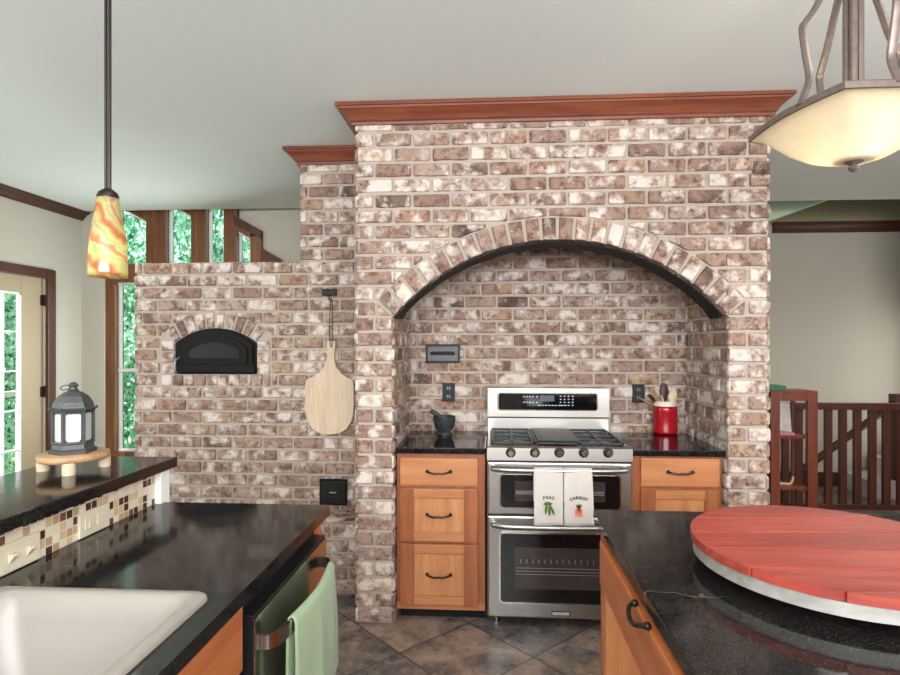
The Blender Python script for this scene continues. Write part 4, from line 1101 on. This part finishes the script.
# wall plates in the mosaic
def mosaic_plate(y0, y1, label, kind):
    z0, z1 = .9375, 1.008
    r = thing('switch_plate', label, 'switch plate', (BX+.008, (y0+y1)/2, z0))
    finish('cover_plate', bx(BX+.0075, BX+.016, y0, y1, z0, z1), M['cream'], r, bevel=.003)
    for k in (.3, .7):
        y = y0+(y1-y0)*k; zc = (z0+z1)/2
        if kind == 'toggle':
            bm = B(); prism(bm, [(BX+.015, zc-.012), (BX+.018, zc-.012), (BX+.029, zc+.004), (BX+.026, zc+.009), (BX+.015, zc+.009)], lambda u, v, d: Vector((u, d, v)), y-.006, y+.006)
            finish('toggle', bm, M['cream'], r, bevel=.001)
        else:
            o = finish('rocker', bx(BX+.0155, BX+.0185, y-.018, y+.018, zc-.017, zc+.017), M['cream'], r, bevel=.0015)
            if k < .5: finish('switch_lever', bx(BX+.018, BX+.021, y-.004, y+.004, zc-.012, zc+.004), M['cream'], o)
mosaic_plate(1.265, 1.396, 'cream switch plate with two toggles, nearer of the two on the mosaic backsplash', 'toggle')
mosaic_plate(1.535, 1.662, 'cream flat plate on the mosaic backsplash, nearer the white end post', 'outlet')
# near cabinet and dishwasher under the peninsula
FX = -.585
cb = thing('sink_cabinet', 'orange maple cabinet under the sink, left edge of the photo bottom', 'cabinet', (-.87, .5, 0))
bm = B(); box(bm, BX+.005, FX-.005, -.95, SY0-.02, .09, z0-.001); box(bm, BX+.005, FX-.005, SY0-.02, 1.295, .09, ZT-.21); box(bm, FX-.02, FX-.004, SY0-.02, 1.295, ZT-.21, z0-.001); box(bm, BX+.005, BX+.02, SY0-.02, 1.295, ZT-.21, z0-.001); box(bm, BX+.02, FX-.02, 1.262, 1.295, ZT-.21, z0-.001)
box(bm, BX+.06, FX-.07, -.9, 1.29, 0, .09)
finish('body', bm, M['maple_y'], cb)
dr_ = finish('false_drawer_front', bx(FX-.004, FX+.018, .62, 1.285, ZT-.20, ZT-.045), M['maple_y'], cb, bevel=.004)
finish('door', bx(FX-.004, FX+.018, .62, 1.285, .11, ZT-.215), M['maple'], cb, bevel=.004)
dw = thing('dishwasher', 'stainless steel dishwasher under the peninsula countertop with a bowed handle', 'dishwasher', (-.87, 1.6, 0))
DY0, DY1 = 1.315, 1.895
finish('tub', bx(BX+.03, FX-.006, DY0+.004, DY1-.004, .10, ZT-.05), M['plastic_black'], dw)
finish('toe_kick', bx(BX+.05, FX-.07, DY0+.01, DY1-.01, 0, .10), M['plastic_black'], dw)
DFX = FX+.034
ddoor = finish('door', bx(FX-.006, DFX-.003, DY0, DY1, .11, .838), M['plastic_black'], dw, bevel=.002)
finish('door_skin', bx(DFX-.003, DFX, DY0, DY1, .11, .838), M['steel_dw'], ddoor)
finish('control_strip', bx(FX-.006, DFX-.004, DY0, DY1, .8385, .846), M['plastic_black'], ddoor, bevel=.002)
HZ = .768
hp = [(DFX, DY0+.035, HZ), (DFX+.028, DY0+.045, HZ), (DFX+.045, DY0+.12, HZ), (DFX+.060, (DY0+DY1)/2, HZ), (DFX+.045, DY1-.12, HZ), (DFX+.028, DY1-.045, HZ), (DFX, DY1-.035, HZ)]
hp = smoothline(hp, 6)
bm = B()
rings = []
for i, p in enumerate(hp):
    t = (hp[min(i+1, len(hp)-1)]-hp[max(i-1, 0)]).normalized(); s = t.cross(Vector((0, 0, 1))).normalized()
    rings.append([bm.verts.new(p+s*a+Vector((0, 0, b))) for a, b in ((-.005, -.017), (.005, -.017), (.005, .017), (-.005, .017))])
for a, b in zip(rings, rings[1:]):
    for i in range(4): bm.faces.new((a[i], a[(i+1) % 4], b[(i+1) % 4], b[i]))
bm.faces.new(rings[0][::-1]); bm.faces.new(rings[-1])
finish('handle', bm, M['steel_dw'], dw, bevel=.002)
# filler cabinet end
single('cabinet_side', bx(BX+.005, FX+.01, 1.897, 1.918, 0, z0-.001), M['maple_y'], 'orange maple end panel beyond the dishwasher', 'cabinet panel', bevel=.002)
# green towel over the handle
def handle_pt(y):
    best = min(range(len(hp)-1), key=lambda i: abs((hp[i].y+hp[i+1].y)/2-y)); a, b = hp[best], hp[best+1]
    t = (y-a.y)/(b.y-a.y) if abs(b.y-a.y) > 1e-6 else 0
    return a+(b-a)*min(1, max(0, t))
bm = B(); rows = []
ny, y0t, y1t = 30, 1.43, 1.80
for j in range(ny+1):
    s = j/ny; y = y0t+(y1t-y0t)*s; c = handle_pt(y); row = []
    fold = .006*math.sin(s*19)+.004*math.sin(s*31+1)
    prof = [(-.012, -.26), (-.012, -.18), (-.0115, -.10), (-.011, -.03), (-.010, .008), (-.006, .019), (.0, .022), (.007, .019), (.011, .008), (.012, -.03)]
    for k in range(1, 12): prof.append((.013+.004*k/11, -.03-.042*k))
    for k, (dx, dz) in enumerate(prof):
        f = max(0, min(1, (k-8)/6))
        zlow = -.0
        if dz < 0 and k > 9: dz *= (1.0-.38*max(0, s-.78)/.22*1.0 if s > .78 else 1.0)
        spread = .03*f*(s-.5)
        row.append(bm.verts.new((c.x+dx+fold*f, y+spread, c.z+dz)))
    rows.append(row)
for a, b in zip(rows, rows[1:]):
    for i in range(len(a)-1): bm.faces.new((a[i], a[i+1], b[i+1], b[i]))
tw = single('hand_towel', bm, M['greencloth'], 'sage green hand towel draped over the dishwasher handle', 'towel', smooth=True, angle=80)
m = tw.modifiers.new('t', 'SOLIDIFY'); m.thickness = .004; m.offset = 0

# --- lantern on a wood slice stand
st = thing('wooden_stand', 'round wood slice stand on three pale legs, carrying the lantern', 'stand', (-1.345, 1.765, 1.08))
SC = Vector((-1.337, 1.765, 0)); zs0, zs1 = 1.115, 1.137
bm = B(); rr_ = []
n = 40
prf = [(0, .95, zs0), (1, 1, zs0+.004), (2, 1.02, (zs0+zs1)/2), (3, 1, zs1-.002), (4, .97, zs1)]
rings = []
for _, q, z in prf: rings.append([bm.verts.new((SC.x+.099*q*(1+.03*math.sin(3*2*PI*i/n)+.012*math.sin(7*2*PI*i/n))*math.cos(2*PI*i/n), SC.y+.099*q*(1+.03*math.sin(3*2*PI*i/n))*math.sin(2*PI*i/n), z)) for i in range(n)])
for a, b in zip(rings, rings[1:]):
    for i in range(n): bm.faces.new((a[i], a[(i+1) % n], b[(i+1) % n], b[i]))
bm.faces.new(rings[0][::-1]); bm.faces.new(rings[-1])
finish('top', bm, M['slice'], st, smooth=True, angle=50)
for dx, dy in ((.04, -.072), (-.085, -.02), (.062, .06)):
    bm = B(); lathe(bm, [(.018, 1.08), (.019, 1.09), (.018, 1.117)], (SC.x+dx, SC.y+dy, 0), 16); finish('leg', bm, M['leg_pale'], st, smooth=True)
ln = thing('lantern', 'grey metal hexagonal lantern with frosted panes on the wood slice stand', 'lantern', (SC.x, SC.y, zs1))
ln.scale = (.9, .9, .9)
LC = (SC.x, SC.y, zs1); ph = math.radians(37.3)
bm = B(); lathe(bm, [(.072, 0), (.074, .012), (.064, .016), (.062, .034)], LC, 6, ph=ph); finish('base', bm, M['lantern'], ln, bevel=.002)
bm = B()
hexp = lambda r, i, z: Vector((LC[0]+r*math.cos(2*PI*i/6+ph), LC[1]+r*math.sin(2*PI*i/6+ph), LC[2]+z))
for i in range(6):
    tube(bm, [hexp(.060, i, .032), hexp(.060, i, .150)], .0065, 6)
    for z in (.037, .146): tube(bm, [hexp(.059, i, z), hexp(.059, i+1, z)], .006, 6)
finish('cage', bm, M['lantern'], ln)
for i in range(6):
    a, b = hexp(.056, i, 0), hexp(.056, i+1, 0); a, b = a.lerp(b, .08), b.lerp(a, .08); d = (b-a); nrm = Vector((d.y, -d.x, 0)).normalized()
    L = d.length; P = lambda u, v, dd: a+d.normalized()*u+Vector((0, 0, v))+nrm*dd
    c = .009
    bm = B(); prism(bm, [(c, .040), (L-c, .040), (L-.001, .040+c), (L-.001, .142-c), (L-c, .142), (c, .142), (.001, .142-c), (.001, .040+c)], P, -.002, .001); finish('pane', bm, M['frost'], ln)
bm = B(); lathe(bm, [(.070, .150), (.073, .155), (.064, .160), (.059, .180), (.046, .200), (.028, .213), (.018, .216)], LC, 6, ph=ph); finish('roof', bm, M['lantern'], ln)
bm = B(); lathe(bm, [(.017, .214), (.019, .219), (.013, .224), (.012, .232), (.018, .236), (.012, .244), (.005, .249)], LC, 16); finish('finial', bm, M['lantern'], ln, smooth=True)
bm = B(); rc = Vector((LC[0]-.022, LC[1]-.01, LC[2]+.230)); tube(bm, [rc+Vector((.017*math.cos(t*PI/8), .010*math.sin(t*PI/8), .008*math.sin(t*PI/8))) for t in range(17)], .0022, 6); finish('ring', bm, M['lantern'], ln, smooth=True)
for i in range(6):
    p = hexp(.070, i, .158); bm = B(); bmesh.ops.create_uvsphere(bm, u_segments=8, v_segments=6, radius=.0055, matrix=Matrix.Translation(p)); finish('corner_knob', bm, M['lantern'], ln, smooth=True)
for i in range(6):
    a, b = hexp(.0635, i, .172), hexp(.0635, i+1, .172); mid = (a+b)/2; nrm = (mid-Vector((LC[0], LC[1], mid.z))).normalized(); tg = Vector((-nrm.y, nrm.x, 0)); bm = B()
    for uu, vv in ((-.008, 0), (.008, 0), (0, .010)):
        P = lambda u, v, d: mid-nrm*(.004+.5*(v+vv))+tg*(u+uu)+Vector((0, 0, v+vv))+nrm*d
        prism(bm, [(.0045*math.cos(k*PI/3), .0045*math.sin(k*PI/3)) for k in range(6)], P, -.002, .0015)
    finish('roof_cutout', bm, M['plastic_black'], ln)

# ================================================================== ISLAND (right)
IX, IY = .337, 1.93
bm = B(); slab(bm, [(IX, -.6), (1.95, -.6), (1.95, IY), (IX, IY)], ZT-.034, ZT)
single('island_countertop', bm, M['soapstone'], 'large black stone island countertop with the red round tray on it', 'countertop', bevel=.005)
ic = thing('island_cabinet', 'orange maple island cabinet with open bay and one drawer front facing the range side aisle', 'cabinet', (1.1, .6, 0))
fx = .354; zc_ = ZT-.036
bm = B()
box(bm, .50, 1.90, -.5, 1.87, 0, zc_)                     # core behind the bay
finish('body', bm, M['maple_y'], ic)
bm = B(); box(bm, fx, .50, 1.865, 1.89, 0, zc_); finish('corner_stile', bm, M['maple_red'], ic, bevel=.002)
bm = B(); box(bm, fx, .50, -.5, 1.835, zc_-.018, zc_); finish('top_rail', bm, M['maple_y'], ic)
bm = B(); box(bm, fx+.006, .472, 1.828, 1.864, .42, .745); finish('inner_panel', bm, M['maple'], ic, bevel=.002)
bm = B(); box(bm, fx+.008, .50, -.5, 1.864, .06, .405); finish('lower_panel', bm, M['maple_y'], ic, bevel=.002)
dI = finish('drawer', bx(fx-.020, fx, .55, 1.80, .742, .876), M['maple_y'], ic, bevel=.004)
finish('hinge', bx(fx+.03, fx+.075, 1.45, 1.47, .66, .71), M['alu'], ic, bevel=.003)
ha = atX(629, 604, fx-.03); hb = atX(646, 629, fx-.03)
hm = (ha.y+hb.y)/2; hy0, hy1 = hm-.055, hm+.055; hz_ = (ha.z+hb.z)/2
handle('handle', [(fx-.022, hy1, hz_+.004), (fx-.036, hy1-.008, hz_), (fx-.044, (hy0*.35+hy1*.65), hz_-.008), (fx-.043, (hy0*.65+hy1*.35), hz_-.010), (fx-.037, hy0+.010, hz_), (fx-.022, hy0, hz_+.004)], .0055, M['bronze'], dI, .009)

# --- red barrel-head tray
TC = Vector((.814, 1.415)); TR = .318; tz = 1.012
tr = thing('barrel_tray', 'round red plank tray with a whitewashed wooden hoop on the island', 'tray', (TC.x, TC.y, ZT))
ta = math.radians(2.5)
bm = B(); ed = []
wpl = .117; k0 = -3
for k in range(-3, 3):
    v0_, v1_ = k*wpl+.007-.044, (k+1)*wpl-.044; v0_ = max(v0_, -TR+.002); v1_ = TR-.002 if k == 2 else min(v1_, TR-.002)
    if v1_-v0_ < .01: continue
    ns = 14; up = []
    for i in range(ns+1):
        v = v0_+(v1_-v0_)*i/ns; up.append((math.sqrt(max(0, TR*TR-v*v)), v))
    pts = up+[(-a, b) for a, b in up[::-1]]
    P = lambda u, v, d: Vector((TC.x+u*math.cos(ta)-v*math.sin(ta), TC.y+u*math.sin(ta)+v*math.cos(ta), d))
    b2 = B(); prism(b2, clean(pts), P, tz-.0195, tz)
    finish('plank', b2, M['redplank'], tr, bevel=.002)
bm = B(); lathe(bm, [(TR-.03, tz-.022), (TR-.006, tz-.022), (TR-.006, tz-.050), (TR-.03, tz-.050)], (TC.x, TC.y, 0), 96, cap0=False, cap1=False)
bmesh.ops.remove_doubles(bm, verts=bm.verts, dist=1e-6)
r0 = [v for v in bm.verts]
finish('hoop', bm, M['ringwood'], tr, smooth=True, angle=40)
bm = B(); lathe(bm, [(TR-.02, tz-.045), (TR-.02, tz-.021), (TR-.010, tz-.0205), (TR-.010, tz-.0025)], (TC.x, TC.y, 0), 64); finish('base_disc', bm, M['seam'], tr, smooth=True, angle=40)
bm = B(); lathe(bm, [(.15, ZT), (.15, ZT+.02), (.13, ZT+.034)], (TC.x, TC.y, 0), 32); finish('turntable', bm, M['rubber'], tr, smooth=True, angle=40)

# ================================================================== PENDANT
pc = Vector((-1.059, 1.53, 0)); tp = pc.length
def pzz(py): return H+(PY-py)*(pc.y*C_-pc.x*S_)/FOC
pn = thing('pendant_light', 'small pendant light with swirled amber art glass shade hanging over the raised bar', 'pendant light', (pc.x, pc.y, pzz(277)))
zb_ = pzz(277); hh = pzz(198)-zb_
prof = [(r*.86, z) for r, z in ((.0565, 0), (.057, .01), (.0565, .04), (.054, .08), (.050, .12), (.042, .16), (.035, .19), (.0315, hh))]
bm = B(); lathe(bm, [(r, z+zb_) for r, z in prof], (pc.x, pc.y, 0), 36, cap0=False, cap1=False)
o = finish('lamp_shade', bm, M['artglass'], pn, smooth=True, angle=80); m = o.modifiers.new('t', 'SOLIDIFY'); m.thickness = .003
bm = B(); lathe(bm, [(.027, zb_+hh-.004), (.028, zb_+hh+.004), (.024, zb_+hh+.014), (.014, zb_+hh+.022), (.008, zb_+hh+.026)], (pc.x, pc.y, 0), 24); finish('cap', bm, M['bronze'], pn, smooth=True)
bm = B()
tube(bm, [(pc.x-.0055, pc.y, zb_+hh+.02), (pc.x-.0055, pc.y, ZC-.02)], .0042, 8); tube(bm, [(pc.x+.0055, pc.y, zb_+hh+.02), (pc.x+.0055, pc.y, ZC-.02)], .0042, 8); finish('stem', bm, M['bronze'], pn, smooth=True)
bm = B(); lathe(bm, [(.06, ZC), (.06, ZC-.01), (.03, ZC-.022)], (pc.x, pc.y, 0), 24); finish('canopy', bm, M['bronze'], pn, smooth=True)
bm = B(); bmesh.ops.create_uvsphere(bm, u_segments=16, v_segments=12, radius=.02, matrix=Matrix.Translation((pc.x, pc.y, zb_+.09))); bo = finish('bulb', bm, M['bulb_dim'], pn, smooth=True)
lo = light('pendant_bulb_light', 'POINT', (0, 0, 0), .22, (1, .94, .85), shadow_soft_size=.03); lo.parent = pn; lo.location = (0, 0, .06)

# ================================================================== CHANDELIER
h_ = .70; zr = H+h_
Nn, Lf = Vector((1.343, 2.271))*h_, Vector((1.241, 2.844))*h_
Rt = Vector((1.91, 2.37))*h_; Fr = Lf+Rt-Nn
cen = (Lf+Rt)/2
ch = thing('chandelier', 'square amber glass bowl chandelier with curved pewter arms over the island', 'chandelier', (cen.x, cen.y, zr-.15))
def sq(scale, bow, nseg=12):
    out = []
    cs = [Nn, Rt, Fr, Lf]
    for i in range(4):
        a, b = cs[i], cs[(i+1) % 4]; mid = (a+b)/2-cen; nr = mid.normalized()
        for j in range(nseg):
            t = j/nseg; p = a.lerp(b, t)+nr*bow*(1-abs(2*t-1)**1.6)
            out.append(cen+(p-cen)*scale)
    return out
bm = B(); rings = []
zbot = H+183*1.764/FOC
dep = zr-zbot
for sc, f, bw in ((1.0, .08, .03), (.985, .10, .03), (.93, .12, .03), (.86, .18, .03), (.74, .38, .03), (.58, .66, .035), (.40, .88, .04), (.22, .97, .05), (.08, 1.0, .05)):
    rings.append([bm.verts.new((p.x, p.y, zr-dep*f)) for p in sq(sc, bw)])
for a, b in zip(rings, rings[1:]):
    for i in range(len(a)): bm.faces.new((a[i], a[(i+1) % len(a)], b[(i+1) % len(a)], b[i]))
bm.faces.new(rings[-1])
o = finish('glass_bowl', bm, M['bowlglass'], ch, smooth=True, angle=70); m = o.modifiers.new('t', 'SOLIDIFY'); m.thickness = .004
bm = B(); prf = [(1.0, -.020), (1.018, -.018), (1.018, -.001), (.995, .004), (.98, 0), (.982, -.012)]
rings = [[bm.verts.new((p.x, p.y, zr+z)) for p in sq(sc, .03)] for sc, z in prf]; rings.append(rings[0])
for a, b in zip(rings, rings[1:]):
    for i in range(len(a)): bm.faces.new((a[i], a[(i+1) % len(a)], b[(i+1) % len(a)], b[i]))
finish('rim', bm, M['pewter'], ch)
bm = B(); lathe(bm, [(.003, -.030), (.010, -.027), (.015, -.018), (.009, -.010), (.018, -.004), (.034, .004), (.047, .014), (.054, .020), (.02, .024)], (cen.x, cen.y, zbot-.004), 24); finish('finial', bm, M['pewter'], ch, smooth=True)
ring0 = sq(1.0, .03)
for idx in (4, 20, 28, 44):
    p = ring0[idx % len(ring0)]; d = (cen-p)
    zs_l = [0, .03, .085, .15, .225, .255, .30, .40, .50]
    fr_l = [-.02, .06, .16, .10, .04, .12, .28, .55, .88]
    pts = [Vector((p.x+d.x*f, p.y+d.y*f, zr-.008+z)) for z, f in zip(zs_l, fr_l)]
    bm = B(); tube(bm, smoothline(pts, 4), .0125, 8, flat=(1.0, .6)); finish('arm', bm, M['pewter'], ch, smooth=True)
for k in range(3):
    t = 2*PI*k/3; q = Vector((cen.x+.02*math.cos(t), cen.y+.02*math.sin(t), 0)); bm = B(); tube(bm, [q+Vector((0, 0, zr-.03)), q+Vector((0, 0, zr+.55))], .011, 8); finish('centre_rod', bm, M['pewter'], ch, smooth=True)
bm = B(); lathe(bm, [(.018, zbot), (.010, zbot+.02), (.010, ZC-.02), (.07, ZC-.015), (.07, ZC)], (cen.x, cen.y, 0), 20); finish('stem', bm, M['pewter'], ch, smooth=True, angle=40)
for k in range(3):
    t = 2*PI*k/3+.6; q = Vector((cen.x+.055*math.cos(t), cen.y+.055*math.sin(t), zr-.085))
    bm = B(); bmesh.ops.create_uvsphere(bm, u_segments=14, v_segments=10, radius=.026, matrix=Matrix.Translation(q)); bb_ = finish('bulb', bm, M['bulb'], ch, smooth=True)
    bm = B(); tube(bm, [q+Vector((0, 0, .02)), q+Vector((0, 0, .06)), Vector((cen.x, cen.y, zr+.03))], .008, 8); finish('socket', bm, M['pewter'], ch, smooth=True)
    lo = light('chandelier_bulb_light', 'POINT', (0, 0, 0), 1.9, (1, .93, .82), shadow_soft_size=.03); lo.parent = ch; lo.location = q-ORG[ch.name]

# ================================================================== RIGHT: rack, railing, stairs
ry = 5.3
rl = thing('stair_railing', 'dark cherry stair railing along the far right', 'railing', (2.9, ry, 0))
rX = lambda px: atY(px, 450, ry).x
rZ = lambda py: atY(850, py, ry).z
finish('top_rail', bx(rX(778), 4.45, ry-.04, ry+.04, rZ(409.5), rZ(403)), M['railwood'], rl, bevel=.006)
finish('bottom_rail', bx(rX(778), 4.45, ry-.03, ry+.03, rZ(509), rZ(504)), M['railwood'], rl, bevel=.004)
for c in (785, 798.5, 813, 828, 842.5, 857, 872, 886, 900.5, 915, 930):
    finish('baluster', bx(rX(c)-.029, rX(c)+.029, ry-.02, ry+.02, rZ(505), rZ(408)), M['railwood'], rl, bevel=.003)
hr = thing('handrail', 'dark diagonal stair handrail behind the balusters', 'handrail', (2.6, 5.9, 0))
y2 = 5.85
a, b = atY(780, 486, y2), atY(893, 404, y2); b2 = a+(b-a)*1.25
bm = B(); tube(bm, [a, b2], .038, 8, flat=(.8, 1)); finish('rail', bm, M['railwood'], hr)
e = atY(897, 398, y2); finish('newel', bx(e.x-.05, e.x+.06, y2-.05, y2+.05, 0, e.z+.04), M['railwood'], hr, bevel=.006)
rk = thing('book_rack', 'dark cherry open shelf rack between the brick pier and the railing', 'shelf', (2.2, 4.75, 0))
ky = 4.70
kX = lambda px: atY(px, 450, ky).x
kZ = lambda py: atY(795, py, ky).z
for x0, x1 in ((771, 780.2), (808, 818)):
    finish('stile', bx(kX(x0), kX(x1), ky, ky+.04, 0, kZ(392.6)), M['rackwood'], rk, bevel=.004)
    finish('rear_stile', bx(kX(x0), kX(x0)+.025, ky+.24, ky+.27, 0, kZ(396)), M['rackwood'], rk, bevel=.004)
finish('top_rail', bx(kX(780.2), kX(808), ky+.002, ky+.036, kZ(401), kZ(392.6)), M['rackwood'], rk, bevel=.003)
finish('top_panel', bx(kX(771), kX(818), ky+.0, ky+.27, kZ(392.6), kZ(391)), M['rackwood'], rk, bevel=.002)
shz = []
for q in (437.5, 489, 540):
    z = kZ(q); shz.append(z); finish('shelf', bx(kX(778), kX(812), ky+.01, ky+.26, z-.012, z+.012), M['rackwood'], rk, bevel=.002)
zt = kZ(391)
single('book', bx(kX(771.5), kX(789), ky+.04, ky+.22, zt, zt+.038), M['greenbook'], 'green book lying on top of the rack beside the brick pier', 'book', bevel=.003)
bm = B(); P = lambda u, v, d: Vector((u, ky+.145+.15*v+d, shz[0]+.013+v))
prism(bm, [(kX(788), .001), (kX(801), .001), (kX(801), .25), (kX(788), .25)], P, -.006, .006)
mg = single('magazine', bm, M['magazine'], 'pale magazine standing on the upper shelf of the rack', 'magazine')
bm = B(); box(bm, kX(781), kX(797), ky+.03, ky+.14, shz[0]+.012, shz[0]+.03); single('booklet', bm, M['pink'], 'pink patterned booklet lying on the upper shelf of the rack', 'booklet', bevel=.002)
bm = B(); c = Vector((kX(790), ky+.09, shz[1]+.017)); tube(bm, smoothline([c+Vector((-.07, 0, 0)), c+Vector((0, .01, .001)), c+Vector((.05, 0, .006)), c+Vector((.07, 0, .06))]), .010, 8); single('hook_ornament', bm, M['tan'], 'small bent tan ornament on the middle shelf of the rack', 'ornament', smooth=True)
struct('baseboard_stairwell', bx(.75, 4.45, 6.27, 6.3, 0, .14), M['darktrim_x'])
bm = B()
for k in range(6):
    q0 = rX(870)+.3+k*.27; box(bm, q0, q0+.27, 5.75, 6.25, 0, .17*(k+1)) if q0 < 4.2 else None
struct('stair_treads', bm, M['wall'])
